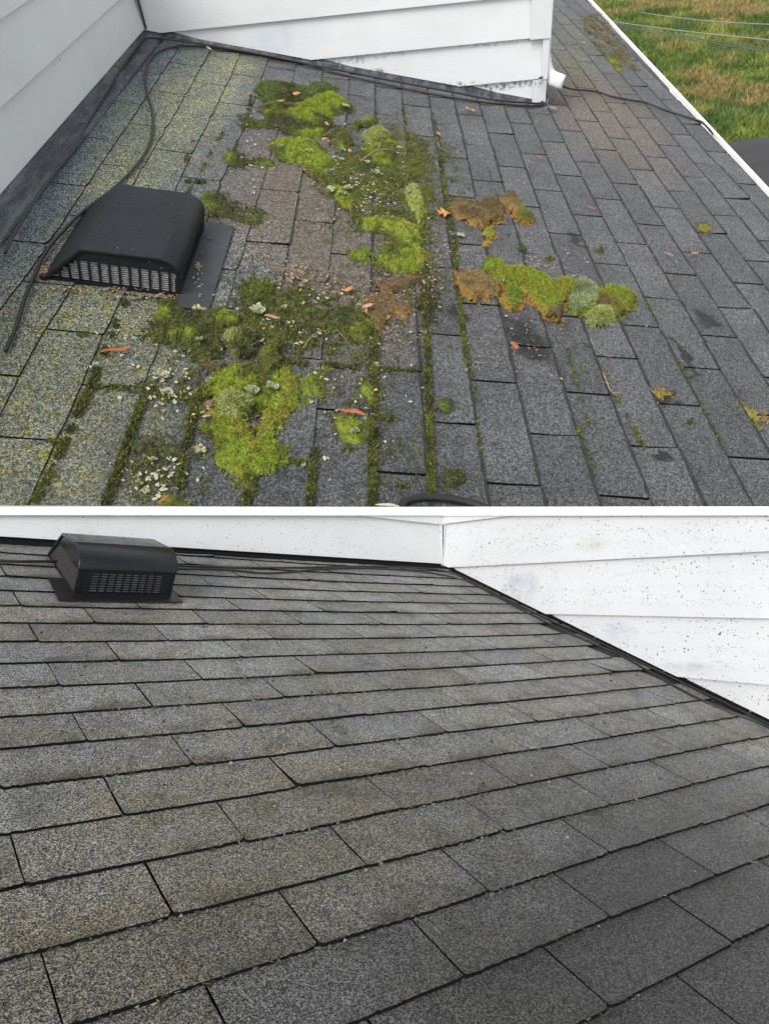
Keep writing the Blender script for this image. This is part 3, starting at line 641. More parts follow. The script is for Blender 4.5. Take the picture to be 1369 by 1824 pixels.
def shift_children(root, off, names):
    for ob in root.children:
        if ob.name.split('.')[0] in names and not ob.get('shifted'):
            co = np.empty(len(ob.data.vertices)*3); ob.data.vertices.foreach_get('co', co); co = co.reshape(-1, 3)
            if abs(co[:, 1].mean()+off[1]) < .9*abs(co[:, 1].mean()) and co[:, 1].mean() > .1:
                ob.data.vertices.foreach_set('co', (co+off).ravel())
def curve_prof(pts, s0, s1, z0, z1, n=7):        # quarter bend from flat top to upright front
    return [(s0+(s1-s0)*math.sin(a*math.pi/2/n), z1+(z0-z1)*math.cos(a*math.pi/2/n)) for a in range(n+1)]
profT = [(.46, .0), (.685, .228)] + curve_prof(0, 1.06, 1.178, .238, .145) + [(1.18, .115)]
ventT, offT = vent('matt black roof vent beside the yellow lichen, leaf crumbs along its base', TOPR, 3.47, 4.21, profT, 1.182, .150, M_slat, M_vent, 14, 9, 11, None)
shift_children(ventT, offT, ('end_frame', 'louver_slats'))
profB = [(.105, .0), (.205, .083), (.22, .086)] + curve_prof(0, .335, .402, .099, .066) + [(.404, .058)]
ventB, offB = vent('glossy wet black roof vent on the clean roof in front of the speckled white wall', BOTR, 1.163, 1.375, profB, .405, .054, M_slatb, M_ventw, 9, 8, 9, None)
shift_children(ventB, offB, ('end_frame', 'louver_slats', 'screen_wires'))
M_fl = simple('flange_metal', (.035, .037, .042), .55, var=.25, vs=6)
M_flw = simple('wet_flange_metal', (.012, .012, .014), .3, var=.25, vs=6)
def flange(root, off, R, poly, z, M_fl=M_fl):
    z1 = z; n = len(poly)
    V = [np.array([p[0], p[1], z1])+off for p in poly] + [np.array([p[0], p[1], z1-.004*R.k])+off for p in poly]
    put('base_flange', mesh('base_flange', V, [tuple(range(n))] + [(a, n+a, n+(a+1) % n, (a+1) % n) for a in range(n)], M_fl), root)
flange(ventT, offT, TOPR, [(3.40, 1.16), (4.31, 1.16), (4.31, 1.345), (3.40, 1.345)], .024)
flange(ventB, offB, BOTR, [(1.150, .30), (1.405, .30), (1.408, .440), (1.150, .440)], .0085, M_flw)

# ------------------------------------------------------------------ cables
M_cab = simple('black_cable_jacket', (.014, .014, .015), .42, var=.2)
def cable(R, pts, z, r, label, root=None, zs=None):
    P = [R.px(x, y, z if zs is None else zs[a]) for a, (x, y) in enumerate(pts)]
    P = catmull(P, 7)
    for p in P:                                   # keep clear of the siding
        if R.name == 'B': p[0] = max(p[0], .029); p[1] = max(p[1], .029)
        elif p[1] < WALL_END: p[0] = max(p[0], .06); p[1] = max(p[1], .05)
    o = P[0].copy(); mb = MB(); tube(mb, [p-o for p in P], r, 8)
    return put('cable', mb.me('cable', M_cab, True), None, R, o, None, label, 'cable')
cable(TOPR, [(10, 625), (28, 585), (45, 530), (60, 495), (78, 455), (105, 420), (150, 375), (200, 338), (240, 298), (264, 262), (272, 232), (271, 200), (262, 165), (259, 140), (264, 112), (285, 91), (322, 82), (370, 84), (430, 92), (520, 109), (600, 130), (680, 149), (760, 166), (850, 181), (930, 188), (962, 188), (974, 184), (976, 172), (968, 158)], .030, .0100,
      'loose black cable looping around the matt vent and along the upper white wall')
cable(TOPR, [(10, 450), (28, 412), (60, 362), (100, 305), (135, 262), (150, 228), (180, 178), (215, 122), (250, 76), (263, 68), (300, 70), (380, 82), (470, 98), (560, 116), (640, 132), (720, 148), (800, 163), (880, 178), (940, 183), (960, 184), (966, 178), (962, 166), (958, 152)], .055, .0095,
      'black cable tucked into the scuffed flashing at the foot of both upper walls')
cable(TOPR, [(961, 139), (968, 138), (985, 146), (1003, 154), (1020, 159), (1045, 161), (1065, 164), (1090, 172), (1120, 178), (1150, 183), (1185, 196), (1215, 206), (1240, 214), (1252, 220), (1265, 234), (1275, 248), (1288, 275)], .03, .011,
      'black cable crossing the far roof from the downspout elbow over the gutter',
      zs=[.30, .27, .24, .18, .08, .04, .035, .035, .035, .035, .035, .035, .035, .05, .03, -.25, -.8])
cable(TOPR, [(712, 912), (722, 893), (750, 886), (790, 887), (825, 893), (860, 903), (900, 922)], .03, .017, 'short thick black cable bend at the bottom edge of the mossy roof')
cable(BOTR, [(-20, 998), (23, 1000), (60, 1000), (105, 1000)], .014, .0036, 'thin black cable left of the glossy vent at the foot of the speckled wall')
cable(BOTR, [(306, 1013), (400, 1015), (470, 1021), (520, 1019), (570, 1014), (640, 1012), (710, 1015), (770, 1021), (830, 1035), (880, 1060), (940, 1092), (1000, 1122), (1060, 1148), (1110, 1170), (1170, 1205), (1230, 1238), (1290, 1264), (1345, 1285), (1420, 1322)], .009, .0032,
      'black cable lying on the clean roof nearest the shingles, curving down beside the right wall')
cable(BOTR, [(310, 1008), (420, 1011), (540, 1011), (660, 1009), (760, 1013), (815, 1024), (870, 1052), (930, 1082), (990, 1110), (1040, 1131), (1100, 1158), (1160, 1186), (1215, 1212), (1270, 1234), (1345, 1266), (1420, 1300)], .006, .0032,
      'black cable pressed against the foot of the speckled right wall')

# ------------------------------------------------------------------ downspout elbow
dsp = thing('downspout', 'dented white metal downspout elbow at the outer corner of the upper white wall', 'downspout', TOPR, TOPR.px(1000, 152, .05))
M_dsp = simple('white_downspout', (.72, .75, .78), .38, var=.12, vs=12)
def elbow():
    o = TOPR.px(1000, 152, .05); mb = MB(); V = []; seg = 16
    path = [Ws(WALL_END+.035, .9, -.30), Ws(WALL_END+.035, -.50, -.30), Ws(WALL_END+.035, -.66, -.26), Ws(WALL_END+.05, -.745, -.15), Ws(WALL_END+.09, -.785, -.05), Ws(WALL_END+.19, -.82, .0)]
    path = catmull(path, 5)
    for q, p in enumerate(path):
        t = np.array(path[min(q+1, len(path)-1)])-np.array(path[max(q-1, 0)]); t /= np.linalg.norm(t)
        u = np.array([1.0, 0, 0]); u -= t*(u @ t); u /= np.linalg.norm(u); v = np.cross(t, u)
        for j in range(seg):
            a = 2*math.pi*(j+.5)/seg; ca, sa = math.cos(a), math.sin(a)
            ex = .6; x = math.copysign(abs(ca)**ex, ca)*.074; y = math.copysign(abs(sa)**ex, sa)*.066
            rf = 1+.07*(q % 2)*(1 if 8 < q < 24 else 0)
            V.append(np.array(p)+rf*(x*u+y*v)-o)
    n = len(path); Fc = [(a*seg+j, a*seg+(j+1) % seg, (a+1)*seg+(j+1) % seg, (a+1)*seg+j) for a in range(n-1) for j in range(seg)]
    obj = put('elbow_pipe', mesh('elbow_pipe', V, Fc, M_dsp, smooth=True), dsp)
    s = obj.modifiers.new('wall', 'SOLIDIFY'); s.thickness = .008
elbow()

# ------------------------------------------------------------------ gutter
M_gut = simple('white_gutter_metal', (.78, .77, .75), .4, var=.10, vs=4)
M_gd = simple('gutter_dirt', (.20, .13, .09), .9, var=.5, vs=30)
gut = thing('gutter', 'long white metal gutter along the low edge of the mossy roof, lawn beyond', 'gutter', TOPR, (0, EAVE, 0))
def extr(prof, c0, c1, mat, name, n=30, root=None):
    V = []; m_ = len(prof)
    for a in range(n+1):
        c = c0+(c1-c0)*a/n; wv = .006*(vn(np.array(c*1.7), np.array(.3))-.5)
        V += [(c, s+wv, z) for s, z in prof]
    return put(name, mesh(name, V, [(a*m_+b, a*m_+b+1, (a+1)*m_+b+1, (a+1)*m_+b) for a in range(n) for b in range(m_-1)], mat), root)
o = extr([(.0, -.02), (.0, -.13), (.01, -.2), (.11, -.2), (.135, -.12), (.125, -.06), (.125, -.012), (.150, -.008), (.155, -.02), (.150, -.035)], -14, 5.6, M_gut, 'trough', 40, gut)
sd = o.modifiers.new('metal', 'SOLIDIFY'); sd.thickness = .006
extr([(-.03, -.010), (.035, -.016), (.035, -.05), (.028, -.05)], -14, 5.6, M_gut, 'drip_edge', 40, gut)
extr([(.005, -.075), (.05, -.06), (.12, -.08)], -14, 5.6, M_gd, 'gutter_debris', 40, gut)['kind'] = 'stuff'

# ------------------------------------------------------------------ lawn, umbrella, wires
eav = TOPR.M @ Vector((0, EAVE, 0)); GZ = eav.z - 3.6
CAMW = CAMLOC
def gpt(x, y, z):
    r = CW @ ray(x, y); t = (z-CAMW[2])/r[2]; return CAMW + r*t
m = NT('lawn_soil_and_turf'); P = m.n('ShaderNodeTexCoord').outputs['Object']
n1 = m.noise(P, .55, 4, .6); n2 = m.noise(P, 2.2, 4, .7); n3 = m.noise(P, 14, 4, .75)
c = m.mix(m.ramp(n2, .38, .62), (.075, .12, .02), (.19, .22, .04))
c = m.mix(m.ramp(m.math('ADD', n1, m.math('MULTIPLY', n2, .5)), .78, .92), c, (.30, .20, .09))
c = m.mix(m.ramp(n3, .45, .7, 0, .5), c, (.03, .05, .012))
m.lk(c, m.b.inputs['Base Color']); m.b.inputs['Roughness'].default_value = .95; m.lk(m.bump(n3, .8, .15), m.b.inputs['Normal'])
M_lawn = m.mat
S = 260; put('lawn_ground', mesh('lawn_ground', [(-S, -S, GZ), (S, -S, GZ), (S, S, GZ), (-S, S, GZ)], [(0, 1, 2, 3)], M_lawn), kind='structure')
def attr_mat(name, rough=.8, vs=40.0, amt=.35, sss=0.0, trans=False):
    m = NT(name); a = m.n('ShaderNodeAttribute', attribute_name='Col').outputs['Color']; P = m.n('ShaderNodeTexCoord').outputs['Object']
    f = m.noise(P, vs, 4, .7)
    m.lk(m.mix(m.ramp(f, .3, .7), m.mix(amt, a, (0.0, 0.0, 0.0)), m.mix(amt*.35, a, (.6, .6, .3))), m.b.inputs['Base Color'])
    m.b.inputs['Roughness'].default_value = rough; m.b.inputs['Specular IOR Level'].default_value = .25
    return m.mat
M_grass = attr_mat('grass_blades', .7, 1.5, .3)
def grass():
    N = 90000; q = [gpt(*p, GZ) for p in ((1040, -30), (1420, -60), (1420, 380), (1300, 360))]
    X = []; 
    r = RNG.rand(N, 2); A, Bq, Cq, D = [np.array(p[:2]) for p in q]
    pxs = RNG.uniform(1040, 1430, N*2); pys = RNG.uniform(-60, 370, N*2)
    ok = pys < (pxs-1040)*1.25+40; pxs = pxs[ok][:N]; pys = pys[ok][:N]; N = len(pxs)
    rr = np.stack([(pxs-CX)/F, -(pys-CY)/F, -np.ones(N)], 1) @ CW.T; t = (GZ-CAMW[2])/rr[:, 2]
    G = CAMW + rr*t[:, None]
    a = RNG.rand(N)*6.28; h = RNG.uniform(.05, .16, N)*(.7+.8*fbm(G[:, 0]*.6, G[:, 1]*.6, 3)); w_ = RNG.uniform(.008, .016, N)
    lean = RNG.normal(0, .6, (N, 2))*h[:, None]
    V = np.zeros((N, 3, 3)); dx = np.stack([np.cos(a), np.sin(a)], 1)*w_[:, None]
    V[:, 0, :2] = G[:, :2]-dx; V[:, 1, :2] = G[:, :2]+dx; V[:, 2, :2] = G[:, :2]+lean; V[:, :2, 2] = GZ; V[:, 2, 2] = GZ+h
    f1 = fbm(G[:, 0]*.55+5, G[:, 1]*.55, 4); f2 = fbm(G[:, 0]*1.7, G[:, 1]*1.7+3, 3)
    dry = np.clip((f1*.6+f2*.5-.55)/.12, 0, 1)[:, None]; br = np.clip((f2-.4)/.25, 0, 1)[:, None]
    col = (1-br)*np.array([.07, .13, .022])+br*np.array([.22, .27, .04]); col = col*(1-dry)+dry*np.array([.30, .22, .08])
    col *= RNG.uniform(.6, 1.4, (N, 1))
    put('lawn_grass', mesh('lawn_grass', V.reshape(-1, 3), np.arange(N*3).reshape(-1, 3), M_grass, col=np.repeat(col, 3, 0)), kind='stuff')
grass()
# garden umbrella seen past the gutter
M_um = simple('grey_canvas', (.035, .035, .037), .8, var=.12, vs=3)
ub = gpt(1500, 365, GZ+1.7); um = thing('garden_umbrella', 'dark grey canvas umbrella canopy past the right end of the gutter', 'umbrella', None, (ub[0], ub[1], GZ))
V = [(0, 0, 2.75)]; n = 8; rad = 2.3
for j in range(n*4):
    a = 2*math.pi*j/(n*4); fr = (j % 4)/4; sag = 1-.05*math.sin(fr*math.pi); V.append((math.cos(a)*rad*sag, math.sin(a)*rad*sag, 1.75+.10*math.sin(fr*math.pi)))
Fc = [(0, 1+j, 1+(j+1) % (n*4)) for j in range(n*4)]
oc = put('canopy', mesh('canopy', V, Fc, M_um), um); oc.modifiers.new('cloth', 'SOLIDIFY').thickness = .02
mb = MB(); tube(mb, [(0, 0, 0), (0, 0, 2.8)], .03); put('pole', mb.me('pole', M_um), um)
for j in range(n):
    a = 2*math.pi*j/n; mb = MB(); tube(mb, [(0, 0, 2.72), (math.cos(a)*rad, math.sin(a)*rad, 1.74)], .015, 6); put('rib', mb.me('rib', M_um), um)
M_wire = simple('wire', (.09, .095, .09), .4)
M_wirel = simple('pale_wire', (.26, .27, .25), .4)
def wire(p, q, z0, z1, lab, m_, r=.009):
    def at(pt, dep): return CAMW + CW @ (ray(*pt)*dep)
    A = at(p, z0); Bq = at(q, z1); D = Bq-A; A = A-D*.5; Bq = Bq+D*1.2; P = []
    for a in range(13):
        t = a/12; x = A+(Bq-A)*t; x[2] -= .10*math.sin(math.pi*t)-.03; P.append(x)
    o = P[0].copy(); mb = MB(); tube(mb, [x-o for x in P], r, 6); put('power_line', mb.me('power_line', m_, True), None, None, o, None, lab, 'wire')
wire((1090, 36), (1342, 60), 14, 11, 'pale overhead wire, second from the top, crossing above the lawn', M_wirel)
wire((1190, 27), (1342, 34), 14, 11, 'topmost thin wire crossing the far corner above the lawn', M_wirel)
wire((1110, 42), (1342, 75), 13, 10.5, 'dark overhead wire, third from the top, above the lawn', M_wire, .008)
wire((1120, 47), (1342, 79), 12.8, 10.4, 'lowest dark overhead wire crossing above the lawn', M_wire, .008)

# ------------------------------------------------------------------ moss, lichen and litter on the upper roof
M_moss = attr_mat('moss_tufts', .85, 60.0, .35)
M_lich = attr_mat('lichen_lobes', .9, 50.0, .25)
BR = (.185, .250, .006); OL = (.070, .088, .006); DK = (.026, .038, .008); FR = (.075, .115, .028); PALE = (.27, .31, .085); ORG = (.42, .22, .035); BRN = (.105, .060, .026); YG = (.22, .215, .014)
def blades(P, Nn, cols, L, wd, tilt, rs):
    n = len(P); a = rs.rand(n)*6.283; d = rs.normal(0, tilt, (n, 3)) + Nn; d /= np.linalg.norm(d, axis=1)[:, None]
    ln = L*rs.uniform(.5, 1.25, n)[:, None]; sd = np.stack([np.cos(a), np.sin(a), np.zeros(n)], 1)*wd
    V = np.stack([P-sd, P+sd, P+d*ln], 1).reshape(-1, 3)
    c = cols*rs.uniform(.55, 1.5, (n, 1)); c[rs.rand(n) < .07] = (.26, .20, .06);  c = np.repeat(c, 3, 0); c[2::3] *= 1.35
    return V, np.arange(n*3).reshape(-1, 3), c
def polyR(pts, R=TOPR): return np.array([R.px(x, y)[:2] for x, y in pts])
def moss(label, pts, H, cols, style='cushion', name='moss_clump', cat='moss', bl=1.0, edge=None, group=None, base=0.014, L=.014, patch=0.0, step=.0085, seed=None, cush=.042, tilt=.5, rough_edge=.028):
    Pq = polyR(pts); ctr = Pq.mean(0); rs = np.random.RandomState(seed if seed is not None else int(abs(pts[0][0]*7+pts[0][1]*13)) % 9999)
    mn = Pq.min(0)-.04; mx = Pq.max(0)+.04
    gx = np.arange(mn[0], mx[0], step); gy = np.arange(mn[1], mx[1], step); X, Y = np.meshgrid(gx, gy, indexing='ij')
    X = X + rs.uniform(-.3, .3, X.shape)*step; Y = Y + rs.uniform(-.3, .3, Y.shape)*step
    D = inpoly(X, Y, Pq) + rough_edge*2.6*(fbm(X*17, Y*17, 5)-.5)
    big = fbm(X*5.5, Y*5.5, 3); fine = fbm(X*40, Y*40, 3)
    if patch: D = np.minimum(D, (fbm(X*9+3, Y*9, 4)-.36-patch)*.25)
    Wc = worley(X/cush+.3, Y/cush)
    if style == 'mat': prof = np.clip(D/.022, 0, 1)**.45*(.75+.25*big)
    elif style == 'round': prof = np.sqrt(np.clip(1-(1-np.clip(D/(max(D.max(), .01)), 0, 1))**2, 0, 1))
    else: prof = (1-np.exp(-np.clip(D, 0, 1)/.045))*(.15+1.05*big)*(1.15-.75*Wc*Wc)
    Z = H*prof + .004*(fine-.5)*2*(D > .004)
    Z = np.where(D > 0, base*np.clip(D/.012, 0, 1) + Z, -.012)
    cols = np.array(cols)
    t = np.clip((big-.32)/.36 + .25*(fine-.5), 0, .999)*(len(cols)-1); ti = t.astype(int); tf = (t-ti)[..., None]
    Cc = cols[ti]*(1-tf)+cols[np.minimum(ti+1, len(cols)-1)]*tf
    if style == 'cushion': Cc = Cc*np.clip(1.35-.85*Wc, .45, 1.25)[..., None]  # hollows between cushions darkened: shade painted into the moss colour
    if edge is not None:
        ew = np.clip(1-D/.016, 0, 1)[..., None]; Cc = Cc*(1-ew)+np.array(edge)*ew
    ok = (D > -step*.9)
    idx = -np.ones(X.shape, int); idx[ok] = np.arange(ok.sum())
    V = np.stack([X[ok]-ctr[0], Y[ok]-ctr[1], Z[ok]], 1)
    q = ok[:-1, :-1] & ok[1:, :-1] & ok[1:, 1:] & ok[:-1, 1:]
    Fc = np.stack([idx[:-1, :-1][q], idx[1:, :-1][q], idx[1:, 1:][q], idx[:-1, 1:][q]], 1)
    C = Cc[ok]*.8
    # leafy shoots
    gzx = np.gradient(Z, axis=0)/step; gzy = np.gradient(Z, axis=1)/step
    inn = np.argwhere(D > .002); nb = int(len(inn)*3.2*bl)
    if style != 'round':
        out_ = np.argwhere((D <= .002) & (D > -.035) & (fbm(X*30, Y*30, 3) > .55)); Z = np.where(D <= 0, .014, Z)
        if len(out_): inn = np.vstack([inn, out_])
    if nb:
        pk = inn[rs.randint(0, len(inn), nb)]; a, b = pk[:, 0], pk[:, 1]
        Pp = np.stack([X[a, b]-ctr[0]+rs.uniform(-.5, .5, nb)*step, Y[a, b]-ctr[1]+rs.uniform(-.5, .5, nb)*step, Z[a, b]-.002], 1)
        Nn = np.stack([-np.clip(gzx[a, b], -2, 2), -np.clip(gzy[a, b], -2, 2), np.ones(nb)], 1); Nn /= np.linalg.norm(Nn, axis=1)[:, None]
        bv, bf, bc = blades(Pp, Nn, Cc[a, b], L, .0032, tilt, rs)
        Fc = np.vstack([np.hstack([Fc, -np.ones((len(Fc), 1), int)*0+Fc[:, 3:4]])[:, :4], np.zeros((0, 4), int)])
        faces = [tuple(f) for f in Fc] + [tuple(f) for f in (bf+len(V))]
        V = np.vstack([V, bv]); C = np.vstack([C, bc])
    else: faces = [tuple(f) for f in Fc]
    me = mesh(name, V, faces, M_moss, col=np.clip(C, 0, 1))
    return put(name, me, None, TOPR, (ctr[0], ctr[1], 0), None, label, cat, group)
def circ(x, y, r, ry=None, n=14): 
    ry = ry or r*.75; return [(x+r*math.cos(2*math.pi*a/n), y+ry*math.sin(2*math.pi*a/n)) for a in range(n)]
G = 'moss clumps growing on the upper roof'
moss('dark frilly moss cushion at the top left of the highest moss patch', [(455,155),(480,150),(520,153),(548,162),(560,178),(530,188),(490,185),(462,178)], .055, [DK, FR, FR], bl=1.6, tilt=.9, L=.022)
moss('small dark frilly moss cushion at the top right of the highest moss patch', [(546,160),(560,152),(580,152),(597,160),(590,170),(562,171)], .05, [DK, FR, FR], bl=1.6, tilt=.9, L=.02)
moss('large bright green moss mat, highest on the roof below the white wall', [(463,195),(490,184),(525,188),(550,180),(580,165),(612,182),(625,190),(622,203),(602,210),(588,212),(592,230),(572,245),(545,250),(512,240),(490,228),(470,212)], .06, [DK, OL, BR, BR], cush=.10)
moss('brown-green moss lump with a thin tail left of the highest moss mat', [(424,214),(436,209),(450,217),(475,221),(494,226),(490,233),(455,228),(436,229)], .045, [DK, OL], 'cushion')
moss('bright moss mat just below the highest mat, pale lichen on it', [(482,262),(500,252),(530,252),(560,256),(572,268),(588,285),(600,298),(570,304),(545,302),(530,296),(505,292),(492,278)], .055, [OL, BR, BR])
moss('lifted ridge of moss with an orange brown underside curving down the roof', [(522,290),(545,297),(570,303),(585,318),(603,330),(617,348),(632,362),(630,382),(618,378),(600,362),(585,352),(572,334),(560,318),(540,305)], .06, [OL, BR], edge=BRN, bl=1.2)
moss('round green moss hummock right of the large upper mat', [(588,240),(598,229),(614,232),(626,246),(628,262),(612,270),(594,262)], .07, [DK, OL, BR])
moss('tiny round green moss button, left of a pale one above the twig', circ(634, 228, 10, 7), .03, [OL, BR], 'round')
moss('tiny pale frilly moss button above the forked twig', circ(653, 223, 14, 9), .04, [FR, PALE], 'round', bl=1.6, tilt=.8)
moss('pale round frilly moss cushion behind the forked twig', circ(668, 250, 23, 13), .07, [FR, PALE, PALE], 'round', bl=1.8, tilt=.8, L=.02)
moss('bright moss mat under the forked twig', [(645,268),(665,258),(690,252),(712,262),(718,270),(700,284),(690,300),(672,298),(650,282)], .05, [OL, BR, BR])
moss('thin patchy dark moss crust in the middle of the upper roof', [(600,280),(640,275),(690,285),(730,280),(770,300),(775,340),(760,380),(740,400),(700,385),(660,390),(620,375),(605,345),(590,320)], .022, [DK, OL, OL], patch=.04, bl=.9, cush=.05)
moss('sparse dark moss crumbs below the white wall, right of the mats', [(640,235),(700,225),(745,245),(770,290),(740,285),(700,270),(660,245)], .012, [DK, OL], patch=.12, bl=.6, cush=.04)
moss('upright bright yellow-green moss clump left of the maple leaf', [(716,342),(730,332),(746,340),(755,358),(757,385),(745,402),(733,385),(722,365)], .06, [OL, BR, PALE])
moss('long bright moss band running down above the brown peeled mat', [(634,388),(655,392),(690,388),(720,398),(748,408),(752,440),(757,470),(750,492),(735,480),(722,440),(705,420),(680,415),(650,412)], .05, [OL, BR, YG])
moss('plump vivid green moss clump at the foot of the long bright band', [(690,430),(705,425),(722,440),(745,470),(748,488),(720,492),(698,485),(675,470),(674,450)], .07, [OL, BR, BR], bl=1.3)
moss('small green moss patch alone on the bare brownish shingles', [(622,452),(650,445),(664,452),(668,470),(655,478),(640,472),(630,464)], .045, [OL, BR], patch=.02)
moss('green moss mat right of the matt vent', [(358,358),(378,348),(398,350),(402,362),(428,370),(450,375),(466,384),(462,398),(440,400),(410,392),(385,390),(364,378)], .045, [DK, OL, BR], patch=.02)
moss('mossy strip in the shingle joints above the green mat by the vent', [(402,290),(412,272),(425,272),(430,282),(460,284),(492,290),(490,297),(440,296),(415,305)], .03, [DK, OL, BR], patch=.03)
moss('olive moss mat below the vent flange', [(283,545),(300,538),(318,545),(330,560),(370,556),(402,556),(425,565),(430,590),(412,610),(395,622),(370,630),(330,625),(300,612),(268,612),(262,600),(275,580)], .05, [DK, OL, DK, OL, BR], bl=1.3)
moss('dark hummocks of moss in front of the olive mat below the flange', [(320,590),(350,582),(385,590),(405,600),(412,620),(395,635),(365,625),(335,618)], .06, [DK, DK, OL], bl=1.2)
moss('pale frilly moss head between the olive mat and the green lump', circ(430, 620, 26, 20), .07, [DK, PALE, PALE], 'round', bl=2.2, tilt=1.0, L=.03)
moss('wide mottled moss patch in the lower middle of the roof', [(430,512),(462,500),(480,510),(500,520),(530,528),(560,538),(600,548),(640,552),(668,575),(668,600),(650,612),(625,612),(600,592),(570,590),(540,592),(520,604),(498,610),(470,612),(440,592),(420,560)], .04, [DK, OL, DK, OL, BR], patch=-.02, bl=1.1)
moss('vivid green corner of the mottled patch, next to the brown peeled moss', [(600,570),(640,565),(665,578),(668,600),(655,612),(635,618),(618,602)], .045, [OL, BR, YG])
moss('grassy green moss tuft above the mottled patch', [(438,520),(455,508),(478,506),(490,520),(480,540),(455,548),(438,540)], .055, [OL, (.09, .16, .012)], bl=1.6, L=.024)
moss('leaning bright green moss lump above the big curled moss mat', [(462,632),(478,624),(494,625),(496,645),(492,665),(475,672),(460,660)], .075, [OL, BR, BR], 'round')
moss('big curled bright moss mat near the lower left, with a slit in it', [(382,668),(405,655),(440,650),(470,652),(500,650),(520,668),(532,695),(528,728),(505,745),(488,768),(478,790),(505,796),(512,818),(495,838),(470,846),(448,852),(430,862),(408,848),(388,826),(376,795),(375,752),(388,738),(400,745),(440,760),(452,790),(462,770),(462,742),(480,730),(455,728),(420,728),(395,715),(372,700)], .055, [OL, BR, BR, YG], bl=1.4)
moss('brownish moss at the left shoulder of the big curled mat', [(345,655),(370,645),(400,650),(395,680),(385,705),(365,705),(350,690)], .035, [DK, BRN, OL], patch=.02)
moss('filled green centre of the big curled moss mat', [(385,700),(440,690),(448,740),(430,790),(440,800),(400,830),(380,800),(374,740)], .05, [OL, BR, YG], bl=1.4)
moss('frilly pale moss head on the big curled mat', circ(415, 738, 27, 24), .085, [FR, PALE, PALE], 'round', bl=2.2, tilt=1.0, L=.028, base=.03)
moss('moss tail hanging from the big curled mat to the bottom edge', [(425,858),(450,852),(462,862),(450,878),(443,906),(430,906),(428,880)], .03, [DK, OL])
moss('squarish bright moss patch right of the big curled mat', [(534,682),(555,668),(576,660),(582,690),(580,712),(560,716),(540,704)], .045, [OL, BR, BR])
moss('moss patch under the red bark strip, dark lump at its side', [(586,746),(605,740),(630,750),(655,758),(662,780),(655,796),(630,800),(608,792),(598,772)], .045, [OL, BR], edge=(.1, .07, .015))
moss('dark round moss lump beside the patch under the red bark strip', circ(652, 778, 16, 17), .07, [DK, OL], 'round', bl=1.4)
moss('small bright moss cushion in the joint above the dark round lump', [(640,690),(655,678),(668,684),(670,705),(666,722),(650,720),(641,706)], .045, [OL, BR])
moss('moss cushion cut by the bottom edge at the lower left', [(272,898),(290,884),(320,882),(338,896),(345,915),(270,915)], .05, [OL, BR])
moss('dark moss patch spreading in the joint left of the frilly head', [(352,600),(372,625),(380,650),(360,665),(345,640)], .03, [DK, OL])
moss('dark moss on the joint crossing at the left', [(225,690),(260,683),(282,684),(280,700),(285,712),(262,722),(245,715)], .03, [DK, OL], patch=.02)
moss('dark moss clot in the cross joint at the lower left', [(225,792),(262,790),(300,790),(330,798),(325,812),(290,822),(262,812),(228,806)], .035, [DK, DK, OL], patch=.02)
moss('small moss patch with lichen near the left bottom edge', [(228,862),(240,845),(258,846),(262,868),(245,880)], .025, [DK, OL], patch=.03)
moss('small round moss button left of centre near the tenth joint, greener one', circ(793, 726, 13, 10), .035, [DK, FR, OL], 'round', bl=1.6, tilt=.8)
moss('dark round moss button low on the roof above the thick cable', circ(806, 861, 18, 15), .04, [DK, DK, OL], 'round', bl=1.6)
moss('bit of yellowish moss at the far right edge of the upper roof', [(1312,722),(1322,718),(1336,728),(1352,742),(1348,760),(1330,745)], .03, [OL, ORG, YG], patch=.02)
moss('tiny dark moss ball on the right half of the upper roof', circ(1225, 757, 6, 7), .03, [DK, OL], 'round')
moss('small yellow moss scrap on the right by a twig joint', [(1162,700),(1180,698),(1190,706),(1172,710)], .015, [YG, ORG])
moss('small yellow-green moss tuft at the upper right of the roof', [(1240,404),(1255,403),(1266,412),(1258,419),(1244,413)], .03, [OL, YG], edge=BRN)
moss('dark little moss dot right of the small green square scrap', circ(925, 447, 7, 5), .02, [DK], 'round')
moss('dark little moss streak above the green peeled mat', circ(975, 466, 9, 4), .02, [DK, OL], 'round')
moss('tiny moss ball in the right part near the dark wet stain', circ(1066, 448, 5, 4), .02, [DK, OL], 'round')
# peeled moss mats lying loose
moss('peeled brown moss mat with orange fringe lying right of the maple leaf', [(800,378),(812,366),(828,368),(850,368),(870,362),(886,364),(894,378),(888,396),(872,400),(860,410),(842,402),(820,396),(806,388)], .05, [BRN, (.20, .12, .055), BRN], 'mat', 'moss_mat', edge=ORG, bl=1.3, tilt=.9, L=.016, cat='moss mat')
moss('folded brown strip of peeled moss with a green end right of the brown mat', [(892,360),(905,353),(916,358),(924,372),(926,388),(918,392),(908,378),(896,370)], .06, [BRN, (.20, .12, .055)], 'mat', 'moss_mat', edge=ORG, bl=1.3, cat='moss mat')
moss('bright green end of the folded peeled moss strip', [(914,374),(926,376),(946,390),(943,398),(930,403),(920,396)], .06, [OL, BR], 'mat', 'moss_mat', edge=ORG, bl=1.3, cat='moss mat')
moss('small square scrap of green moss under the peeled brown mat', [(860,412),(875,410),(878,424),(866,427),(858,420)], .035, [BR], 'mat', 'moss_mat', edge=ORG, cat='moss mat')
moss('small yellow-brown moss scrap in the joint under the square green scrap', circ(865, 439, 8, 5), .025, [ORG, YG], 'round', 'moss_mat', cat='moss mat')
